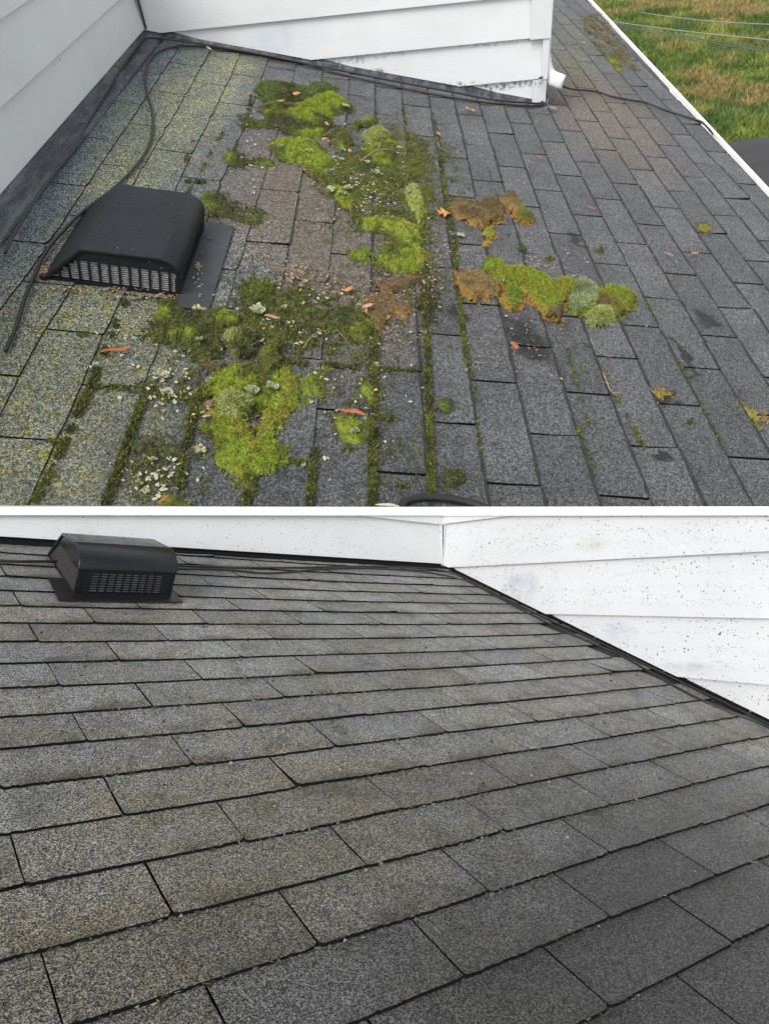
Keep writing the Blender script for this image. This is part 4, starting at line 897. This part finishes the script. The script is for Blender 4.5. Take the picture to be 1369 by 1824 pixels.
moss('peeled orange-brown moss mat at the left end of the long green mat', [(808,495),(820,490),(838,493),(855,494),(866,505),(880,512),(890,522),(884,534),(862,535),(848,540),(836,538),(828,525),(812,515)], .05, [(.20, .12, .05), BRN, (.22, .13, .05)], 'mat', 'moss_mat', edge=ORG, bl=1.3, tilt=.9, cat='moss mat')
moss('green rolled moss lobe at the upper left of the long peeled mat', [(858,476),(868,470),(885,474),(895,482),(892,492),(876,494),(862,488)], .075, [OL, BR, BR], 'mat', 'moss_mat', bl=1.2, cat='moss mat')
moss('long bright green peeled moss mat with frayed orange edges across the roof', [(868,500),(890,490),(918,488),(940,488),(962,500),(978,512),(1000,506),(1018,512),(1020,530),(1008,534),(998,550),(988,572),(965,566),(950,552),(938,534),(918,522),(895,514),(878,518)], .065, [BR, YG, BR], 'mat', 'moss_mat', edge=ORG, bl=1.6, L=.02, cat='moss mat')
moss('green tongue of moss hanging under the left part of the long peeled mat', [(893,520),(910,518),(926,528),(928,540),(912,556),(898,550),(892,536)], .05, [(.09, .16, .012), BR], 'mat', 'moss_mat', edge=ORG, bl=1.6, L=.02, cat='moss mat')
moss('pale lichen-dusted lobe of the long peeled mat, right of its dark hole', [(1012,515),(1030,508),(1050,520),(1062,535),(1058,556),(1040,563),(1018,562),(1008,548)], .07, [FR, (.22, .27, .15), PALE], 'mat', 'moss_mat', edge=BR, bl=1.6, L=.02, cat='moss mat')
moss('green and rusty right end lobe of the long peeled mat', [(1052,535),(1070,522),(1085,516),(1105,524),(1124,538),(1116,558),(1098,572),(1078,564),(1060,556)], .06, [FR, BR, (.12, .075, .02)], 'mat', 'moss_mat', bl=1.5, L=.02, cat='moss mat')
moss('round frilly pale green moss head below the right end of the peeled mat', circ(1063, 572, 23, 15), .07, [FR, PALE, PALE], 'round', bl=2.2, tilt=.9, L=.026)
moss('peeled brown moss with litter between the bright band and the vivid corner', [(645,545),(665,532),(690,528),(705,540),(722,552),(725,565),(705,566),(690,572),(682,592),(668,596),(665,575),(640,562)], .03, [BRN, (.16, .09, .045)], 'mat', 'moss_mat', edge=ORG, bl=1.0, tilt=.9, cat='moss mat')
moss('reddish brown peeled moss strip above the littered one', [(672,512),(700,500),(735,495),(745,502),(730,515),(700,520),(680,522)], .025, [BRN, (.15, .08, .04)], 'mat', 'moss_mat', bl=1.0, tilt=.9, patch=.0, cat='moss mat')
# dark curled hollow in the long mat
def curl():
    c = TOPR.px(990, 566); mb = MB(); V = []; n = 14
    for a in range(n+1):
        t = a/n*math.pi*1.15
        for b in range(9):
            u = b/8-.5; r = .045*(1-.3*abs(u)) + .004*math.sin(b*2.1+a)
            V.append((u*.15 + .02*math.sin(a*.7), -.02-math.cos(t)*r, .025+math.sin(t)*r*1.2))
    Fc = [(a*9+b, a*9+b+1, (a+1)*9+b+1, (a+1)*9+b) for a in range(n) for b in range(8)]
    rot = Matrix.Rotation(math.radians(-20), 4, 'Z')
    me = mesh('moss_curl', V, Fc, M_moss, smooth=True, col=np.tile(np.array([.045, .03, .016]), (len(V), 1)))
    o = put('moss_curl', me, None, TOPR, c, rot, 'dark brown rolled up flap in the hollow of the long peeled moss mat', 'moss mat'); o.modifiers.new('thick', 'SOLIDIFY').thickness = .008
curl()
# moss growing in the joints: lines of tiny shoots
def joint_moss():
    rs = np.random.RandomState(5); PP = []; CC = []
    lines = [((756,470),(768,885),6,1.0),((668,590),(661,905),6,.9),((560,800),(550,905),6,.9),((812,500),(832,650),4,.7),((804,395),(813,480),5,.9),((783,280),(801,400),4,.6),
             ((222,535),(160,690),8,.8),((160,690),(95,830),9,.8),((95,830),(60,895),5,.4),((252,715),(185,903),8,.85),((352,690),(330,800),10,.8),((330,800),(318,880),8,.7),((158,688),(232,692),6,.9),
             ((445,855),(435,905),8,.8),((345,250),(308,345),4,.8),((452,150),(440,205),4,.6),((330,322),(398,326),5,.9),((1028,760),(1050,830),4,.4),((669,190),(669,235),4,.6),((717,195),(726,250),3,.7),
             ((400,230),(330,350),3,.5),((455,715),(452,770),3,.4),((515,820),(555,828),4,.6),((100,595),(160,598),2,.4),((740,410),(752,490),8,.8),((745,240),(790,330),3,.3),((870,300),(905,420),2,.25),((1035,600),(1160,820),3,.22),
             ((1000,590),(1050,760),2,.2),((1150,540),(1290,800),3,.18),((668,655),(740,660),3,.5),((770,200),(790,290),2,.5),((600,800),(662,800),3,.2),((840,655),(860,860),2,.2),((665,740),(700,745),6,.5),
             ((668,860),(750,868),3,.4),((28,780),(100,787),3,.4),((415,272),(445,200),3,.4),((205,595),(250,597),2,.3),((975,500),(1050,690),2,.15),((580,650),(668,655),6,.5),((495,640),(560,650),6,.4),((372,562),(345,640),8,.6)]
    for (p, q, wd, dn) in lines:
        L_ = math.hypot(q[0]-p[0], q[1]-p[1]); wd *= .70 if p[0] > 400 else .45; n = int(L_*wd*dn*2.4)
        t = rs.rand(n); off = rs.normal(0, wd*.38, n); nx, ny = -(q[1]-p[1])/L_, (q[0]-p[0])/L_
        cl = fbm(t*L_/16+p[0], np.full(n, p[1]*.1), 3); kp = cl > (.62-.42*dn if p[0] > 400 else .62-.20*dn)
        x = p[0]+(q[0]-p[0])*t+off*nx; y = p[1]+(q[1]-p[1])*t+off*ny
        for a, b, c_ in zip(x[kp], y[kp], cl[kp]): PP.append((a, b)); CC.append(c_)
    # loose crumbs of moss spread over the mossy area
    for (cx_, cy_, rx, ry, n) in [(690,340,100,80,7000),(740,300,60,60,1800),(520,560,120,60,2500),(560,580,130,60,3500),(640,700,60,90,900),(700,800,70,90,500),(330,690,60,60,900),(290,830,80,50,700),(730,470,60,90,3000),(480,560,60,50,900),(640,250,90,50,700),(760,330,60,70,900)]:
        x = rs.normal(cx_, rx*.6, n); y = rs.normal(cy_, ry*.6, n); f = fbm(x/14, y/11, 4); kp = f > .56
        for a, b, c_ in zip(x[kp], y[kp], f[kp]): PP.append((a, b)); CC.append(c_)
    PP = np.array(PP); rr = np.stack([(PP[:, 0]-CX)/F, -(PP[:, 1]-CY)/F, -np.ones(len(PP))], 1) @ TOPR.R; o = TOPR.camloc
    zz = rs.uniform(.006, .020, len(PP)); t = (zz-o[2])/rr[:, 2]; P3 = o + rr*t[:, None]
    good = (P3[:, 1] > .25) & (PP[:, 1] < 915)
    P3 = P3[good]; CC = np.array(CC)[good]; f = np.clip((CC-.45)/.25, 0, 1)[:, None]
    col = np.array(DK)*(1-f)+np.array(OL)*1.1*f; Nn = np.tile(np.array([0, 0, 1.0]), (len(P3), 1))
    # each crumb = a few stubby shoots
    P3 = np.repeat(P3, 4, 0) + rs.normal(0, .006, (len(P3)*4, 3))*np.array([1, 1, .3]); col = np.repeat(col, 4, 0); Nn = np.repeat(Nn, 4, 0)
    V, Fc, C = blades(P3, Nn, col, .016, .0042, .8, rs)
    put('moss_in_joints', mesh('moss_in_joints', V, Fc, M_moss, col=np.clip(C, 0, 1)), None, TOPR, kind='stuff', label='dark green moss growing in the open shingle joints of the upper roof', cat='moss')
joint_moss()
# lichen rosettes
def lichen(x, y, r, col, label, z=.02, seed=0, group=None):
    rs = np.random.RandomState(seed+int(x)); c = TOPR.px(x, y, z); V = []; Fc = []; C = []
    r *= .85; rad = r*-TOPR.proj([c[0], c[1], z])[2]*-1/F
    for b in range(max(5, int(r*1.6))):        # overlapping crinkled lobes
        a0 = rs.rand()*6.28; d = rad*math.sqrt(rs.rand())*.75; lr = rad*rs.uniform(.25, .5); bx, by = d*math.cos(a0), d*math.sin(a0)
        n = 9; b0 = len(V); V.append((bx, by, rs.uniform(.0, .006))); C.append(col*np.array(.8))
        for j in range(n):
            a = 2*math.pi*j/n; q = lr*rs.uniform(.6, 1.15); V.append((bx+q*math.cos(a), by+q*math.sin(a), rs.uniform(.004, .018))); C.append(np.array(col)*rs.uniform(.8, 1.25))
        Fc += [(b0, b0+1+j, b0+1+(j+1) % n) for j in range(n)]
    put('lichen_rosette', mesh('lichen_rosette', V, Fc, M_lich, col=np.clip(np.array(C), 0, 1)), None, TOPR, c, None, label, 'lichen', group)
LG = (.36, .39, .24); LC = (.46, .45, .28); LB = (.29, .33, .19)
for a, (x, y, r, c, lab) in enumerate([
    (354, 477, 10, LC, 'cream lichen rosette on the dark vent flange, upper one'), (350, 550, 11, LC, 'cream lichen rosette at the lower end of the vent flange'), (362, 553, 7, LC, 'smaller cream lichen beside the one at the lower flange end'),
    (374, 427, 5, LG, 'small pale lichen high on the vent flange'), (460, 552, 17, LG, 'large grey-green lichen in the grassy tuft above the mottled patch'), (505, 548, 8, LG, 'grey-green lichen right of the large one in the mottled patch'),
    (290, 668, 14, LC, 'cream lichen cluster on the shingle left of the brownish moss'), (302, 700, 12, LC, 'cream lichen cluster below the first, left of the big mat'), (330, 668, 8, LC, 'cream lichen nearest the brownish moss shoulder'),
    (356, 802, 13, LC, 'pale rosette at the cross joint left of the big mat'), (270, 820, 9, LC, 'cream lichen below the dark moss clot'), (258, 876, 11, LC, 'cream lichen near the bottom left edge'), (246, 860, 8, LC, 'cream lichen beside the small bottom moss patch'),
    (372, 680, 9, LB, 'round grey lichen on the brownish moss shoulder'), (450, 695, 16, LB, 'wide crinkled grey-green lichen in the big curled mat'), (440, 712, 14, LG, 'lower lobe of crinkled lichen in the big curled mat'), (485, 690, 14, LB, 'right lobe of crinkled lichen in the big curled mat'),
    (500, 766, 7, LC, 'small cream disc on the right arm of the big mat'), (672, 652, 10, LG, 'pale rosette in the joint right of the mottled shingles'), (628, 738, 6, LC, 'pale disc at the end of the red bark strip'),
    (540, 831, 6, LC, 'pale lichen at the tip of the big mat right tail'), (632, 770, 11, LB, 'grey-green lichen on the moss under the red bark strip'), (617, 335, 11, LB, 'upper pale lichen on the lifted ridge'), (590, 338, 12, LG, 'pale lichen at the top of the lifted ridge'),
    (610, 345, 9, LB, 'pale lichen lower on the lifted ridge'), (668, 307, 9, LB, 'pale lichen under the forked twig'), (652, 290, 8, LG, 'small pale lichen left under the forked twig'), (608, 285, 8, LG, 'pale lichen on the bare shingle left of the twig'),
    (710, 265, 8, LC, 'pale rosette at the right tip of the mat under the twig'), (728, 342, 8, LG, 'pale lichen at the top of the upright clump'), (612, 268, 6, LG, 'tiny pale lichen below the round hummock'), (680, 412, 6, LG, 'tiny pale lichen in the bright band'),
    (550, 270, 9, LG, 'pale lichen on the second bright mat'), (500, 262, 8, LB, 'pale lichen at the left of the second bright mat'), (548, 250, 7, LG, 'pale lichen between the two upper mats'), (615, 190, 8, LG, 'pale lichen at the right tip of the large upper mat'),
    (820, 420, 9, LG, 'greenish lichen scrap below the brown peeled mat'), (754, 594, 7, LB, 'mint green lichen scrap in the mossy joint'), (440, 300, 4, LC, 'tiny cream lichen in the joint above the vent mat'), (488, 301, 4, LC, 'second tiny cream lichen in the joint above the vent mat'),
    (400, 608, 9, LB, 'grey lichen on the olive mat'), (355, 605, 9, LB, 'grey lichen on the dark hummocks'), (1035, 540, 12, LG, 'frosty lichen on the pale lobe of the peeled mat'), (498, 640, 6, LB, 'grey lichen beside the leaning lump'), (640, 545, 7, LG, 'pale lichen on top of the vivid corner'),
    (890, 500, 8, LG, 'pale lichen on the left part of the long peeled mat'), (535, 510, 6, LG, 'pale lichen near the litter above the mottled patch'), (250, 618, 5, LC, 'tiny cream lichen left of the olive mat'), (150, 818, 5, LC, 'tiny cream lichen on the lower left shingle')]):
    lichen(x, y, r, np.array(c), lab, z=.055 if a in (4, 5, 13, 14, 15, 16, 21, 22, 23, 24, 25, 29, 32, 33, 34, 35, 39, 40, 41, 42, 45) else .018, seed=a)
# small pale lichen crumbs, past counting
def crumbs(name, areas, col, colb, zr, size, seed, label, cat, flat=True):
    rs = np.random.RandomState(seed); V = []; Fc = []; C = []
    for (x0, y0, rx, ry, n) in areas:
        for q in range(n):
            x = rs.normal(x0, rx*.55); y = rs.normal(y0, ry*.55)
            if y > 912 or x < -20: continue
            c = TOPR.px(x, y, rs.uniform(*zr))
            if c[1] < .2 or c[1] > EAVE-.04 or (c[0] < .05 and c[1] < WALL_END): continue
            a = rs.rand()*6.28; s1 = size*rs.uniform(.5, 1.6); s2 = s1*rs.uniform(.25, .8); b0 = len(V); cc = np.array(col)*(1-(t := rs.rand()))+np.array(colb)*t
            n_ = 5
            for j in range(n_):
                w_ = 2*math.pi*j/n_; px_, py_ = s1*math.cos(w_), s2*math.sin(w_)
                V.append((c[0]+px_*math.cos(a)-py_*math.sin(a), c[1]+px_*math.sin(a)+py_*math.cos(a), c[2]+rs.uniform(-.002, .006))); C.append(cc*rs.uniform(.8, 1.2))
            V.append((c[0], c[1], c[2]+s2*.5)); C.append(cc)
            Fc += [(b0+j, b0+(j+1) % n_, b0+n_) for j in range(n_)]
    put(name, mesh(name, V, Fc, M_lich, col=np.clip(np.array(C), 0, 1)), None, TOPR, kind='stuff', label=label, cat=cat)
crumbs('lichen_crumbs', [(650,320,90,60,220),(300,690,50,50,70),(500,570,120,50,150),(450,250,30,120,60),(650,700,100,100,60),(280,850,60,40,60),(620,180,100,30,20),(230,600,60,40,40),(1040,70,40,40,120),(350,500,12,60,50),(700,330,60,60,60)], LC, LG, (.016, .026), .009, 3, 'pale lichen crumbs scattered on the upper roof', 'lichen')
crumbs('leaf_litter', [(520,490,40,20,170),(600,510,60,30,90),(700,560,60,50,160),(760,440,50,60,120),(950,470,50,20,90),(170,515,120,4,90),(250,528,60,4,60),(80,480,16,10,60),(900,600,110,80,90),(1080,480,120,60,70),(760,500,60,60,100),(640,370,60,60,60),(700,470,30,60,80),(900,178,40,4,60),(945,186,22,3,60),(560,400,50,30,30),(1200,450,140,90,50),(820,440,50,40,50),(370,735,10,14,30),(1050,90,50,50,200),(330,76,40,5,40),(1050,560,140,140,60)],
       (.13, .065, .035), (.42, .28, .19), (.017, .026), .0085, 4, 'brown leaf and bark crumbs scattered on the upper roof', 'leaf litter')
M_leaf = attr_mat('dry_leaf', .7, 20.0, .3)
def leaf(x, y, L, wd, ang, col, label, z=.03, name='fallen_leaf', cat='leaf', curl_=.35, lobes=None):
    c = TOPR.px(x, y, z); dep = TOPR.proj(c)[2]; s = dep/F; n = 12; V = []; C = []
    L *= s; wd *= s
    if lobes:
        pts = [(r*L*math.cos(math.radians(a)), r*L*math.sin(math.radians(a))) for a, r in lobes]
        V = [(0, 0, .012)] + [(p[0], p[1], .02+.02*math.sin(i*2.3)) for i, p in enumerate(pts)]; m_ = len(pts); Fc = [(0, 1+i, 1+(i+1) % m_) for i in range(m_)]
    else:
        for a in range(n+1):
            t = a/n; h_ = wd*.5*(math.sin(math.pi*min(1, t*.96+.02))**.6); bend = .25*wd*math.sin(t*5+x)
            zz = .008+curl_*wd*.5*abs(math.sin(t*3.3+x*.7))
            for b, e in ((-1, .5), (0, 0), (1, .5)): V.append(((t-.5)*L, b*h_+bend, zz+e*curl_*h_))
        Fc = [(a*3+b, a*3+b+1, (a+1)*3+b+1, (a+1)*3+b) for a in range(n) for b in range(2)]
    C = np.array([np.array(col)*random.uniform(.8, 1.2) for _ in V])
    # photo angle -> roof angle
    p2 = TOPR.px(x+10*math.cos(math.radians(ang)), y-10*math.sin(math.radians(ang)), z); an = math.atan2(p2[1]-c[1], p2[0]-c[0])
    o = put(name, mesh(name, V, Fc, M_leaf, smooth=True, col=np.clip(C, 0, 1)), None, TOPR, c, Matrix.Rotation(an, 4, 'Z'), label, cat)
    o.modifiers.new('thick', 'SOLIDIFY').thickness = .003
RED = (.42, .11, .04); TAN = (.42, .23, .12); OR2 = (.50, .23, .08); PK = (.48, .28, .20)
BKN = dict(name='bark_strip', cat='bark')
leaf(208, 627, 54, 9, 12, RED, 'long red bark strip on the lichen shingle below the vent', curl_=.7, **BKN)
leaf(627, 738, 50, 10, -14, RED, 'red bark strip on the joint above the dark round moss lump', z=.06, curl_=.7, **BKN)
leaf(618, 518, 26, 9, 14, OR2, 'short orange bark strip on the bare brown shingles', **BKN)
leaf(485, 567, 28, 9, -5, TAN, 'tan leaf lying on the mottled moss patch', z=.07)
leaf(654, 548, 24, 9, 35, PK, 'curled tan leaf on the littered brown moss', z=.06)
leaf(652, 556, 14, 4, 70, PK, 'thin pale seed case next to the curled tan leaf', z=.06)
leaf(915, 618, 20, 11, 95, RED, 'red-brown leaf on the dark stained shingles right of centre', z=.03)
leaf(528, 170, 18, 10, 60, OR2, 'orange leaf stuck in the dark frilly moss at the top', z=.09)
leaf(500, 182, 16, 6, 0, PK, 'pale leaf scrap at the edge of the top frilly moss', z=.08)
leaf(582, 223, 14, 7, 75, OR2, 'orange leaf on the right of the large upper moss mat', z=.08)
leaf(578, 250, 16, 6, 35, OR2, 'orange leaf between the upper mats', z=.07)
leaf(622, 271, 15, 7, -50, OR2, 'orange leaf on the bare shingle under the round hummock', z=.04)
leaf(836, 198, 15, 12, 0, OR2, 'small orange leaf on the shingles below the white wall', z=.03)
leaf(1052, 372, 16, 4, -20, RED, 'thin red leaf scrap on the right of the roof', z=.03)
leaf(960, 282, 14, 4, -25, RED, 'thin red leaf scrap below the downspout', z=.03)
leaf(1235, 453, 19, 6, 0, TAN, 'tan leaf on a joint at the upper right', z=.03)
leaf(1190, 455, 18, 5, -20, TAN, 'tan leaf scrap left of the one on the joint at the right', z=.03)
leaf(983, 195, 16, 9, -20, (.45, .27, .2), 'pink-brown leaf by the cable loop at the wall end', z=.03)
leaf(372, 88, 20, 5, -30, (.6, .45, .4), 'pale leaf scrap on the cable near the top left corner', z=.04)
leaf(780, 240, 16, 6, -40, OR2, 'orange scrap by the small curved twig', z=.03)
leaf(690, 903, 46, 6, -6, (.60, .52, .42), 'pale stick-like bark strip at the bottom edge', z=.03, **BKN)
leaf(376, 722, 18, 12, 60, (.20, .10, .07), 'curled dark brown leaf left of the big curled mat', z=.03)
leaf(368, 744, 16, 6, 0, PK, 'pale leaf scrap under the dark curled leaf', z=.03)
leaf(340, 872, 10, 0, 0, RED, 'x') if False else None
leaf(292, 892, 24, 6, 28, RED, 'red bark strip on the moss at the bottom left', z=.06, **BKN)
leaf(790, 385, 25, 0, 0, OR2, 'crumpled orange maple leaf left of the peeled brown moss mat', z=.03, lobes=[(0,.5),(20,.25),(40,.75),(65,.3),(90,.95),(112,.35),(135,.8),(160,.3),(180,.6),(215,.25),(250,.3),(290,.22),(330,.25)], name='maple_leaf')
# twigs
M_twig = simple('twig_bark', (.22, .15, .11), .8, var=.3, vs=30)
def twig(lines, r, label, z=.04):
    o = TOPR.px(*lines[0][0], z); mb = MB()
    for a, ln in enumerate(lines):
        P = catmull([TOPR.px(x, y, z+.015*(i % 2)) - o for i, (x, y) in enumerate(ln)], 4); tube(mb, P, list(np.linspace(r*(1 if a == 0 else .7), r*.45, len(P))), 6)
    put('twig', mb.me('twig', M_twig, True), None, TOPR, o, None, label, 'twig')
twig([[(642, 287), (660, 274), (675, 268), (690, 266), (702, 267)], [(672, 269), (676, 259), (678, 254)]], .009, 'forked grey-brown twig lying on the bright mat and pale cushion', .10)
twig([[(779, 254), (783, 263), (792, 268), (799, 271)]], .006, 'small curved grey twig on the shingles right of the dark crust', .03)
twig([[(1073, 664), (1080, 680), (1088, 698), (1105, 700), (1118, 701)], [(1080, 682), (1070, 680)], [(1088, 698), (1098, 706)]], .006, 'reddish branching twig on the right half of the roof', .03)
twig([[(540, 620), (550, 605), (565, 592), (576, 588)]], .005, 'thin arched stem over the mottled patch', .07)
twig([[(604, 592), (612, 600), (618, 608)]], .004, 'thin grey straw below the mottled patch', .04)
twig([[(1155, 690), (1162, 698), (1168, 704)]], .004, 'short twig beside the small yellow moss scrap', .03)
# mossy litter bank beside the far gutter
moss('rusty moss and litter bank along the far gutter, beyond the white wall end', [(1035,28),(1068,26),(1092,60),(1118,95),(1140,125),(1120,128),(1090,112),(1060,85),(1040,55)], .02, [BRN, DK, (.10, .09, .04), BRN], patch=.09, bl=.6, step=.014, rough_edge=.06)
moss('green moss spots below the far gutter litter', [(1080,102),(1100,112),(1112,122),(1100,128),(1085,115)], .02, [OL, YG], patch=.05, step=.012)

# grit and root residue caught along the butt edges of the lower roof
def grit():
    rs = np.random.RandomState(21); V = []; Fc = []; C = []
    for q in range(9000):
        i = rs.randint(0, 18); v = rs.uniform(-5, 5)
        if vn(np.array(v*2.2+i*7.7), np.array(i*1.3)) < .45: continue
        c = BOTR.lat(i+rs.normal(.03, .02), v); 
        if c[0] < .02 or c[1] < .03: continue
        x, y, dep = BOTR.proj([c[0], c[1], 0])
        if not (-40 < x < 1420 and y < 1850): continue
        sz = rs.uniform(.0006, .0022)*(1 if y > 1200 else .8); b = len(V); z0 = rs.uniform(.0005, .004)
        for j in range(4): V.append((c[0]+sz*rs.normal(0, .8)*1.6, c[1]+sz*rs.normal(0, .7), z0+sz*rs.uniform(-.3, .8)))
        cc = np.array((.03, .028, .022)) if rs.rand() < .6 else np.array((.22, .21, .17)); C += [cc*rs.uniform(.7, 1.3)]*4
        Fc += [(b, b+1, b+2), (b, b+2, b+3), (b, b+3, b+1), (b+1, b+3, b+2)]
    put('grit', mesh('grit', V, Fc, M_lich, col=np.array(C)), None, BOTR, kind='stuff', label='dark grit and root bits along the shingle edges of the lower roof', cat='grit')
    # a few larger bits lying on the tabs
    V = []; Fc = []; C = []
    for q in range(260):
        x = rs.uniform(60, 1360); y = rs.uniform(1060, 1420) if rs.rand() < .8 else rs.uniform(1060, 1700)
        c = BOTR.px(x, y, .003)
        if c[0] < .03 or c[1] < .05: continue
        sz = rs.uniform(.0012, .0042); b = len(V)
        for j in range(5): a = j*1.257; V.append((c[0]+sz*math.cos(a)*rs.uniform(.4, 1.2), c[1]+sz*math.sin(a)*rs.uniform(.4, 1.2), .003))
        V.append((c[0], c[1], .003+sz*.8)); C += [np.array((.035, .03, .02) if rs.rand() < .75 else (.25, .20, .12))]*6
        Fc += [(b+j, b+(j+1) % 5, b+5) for j in range(5)]
    put('roof_crumbs', mesh('roof_crumbs', V, Fc, M_lich, col=np.array(C)), None, BOTR, kind='stuff', label='small dark crumbs lying on the clean wet shingles', cat='crumbs')
grit()
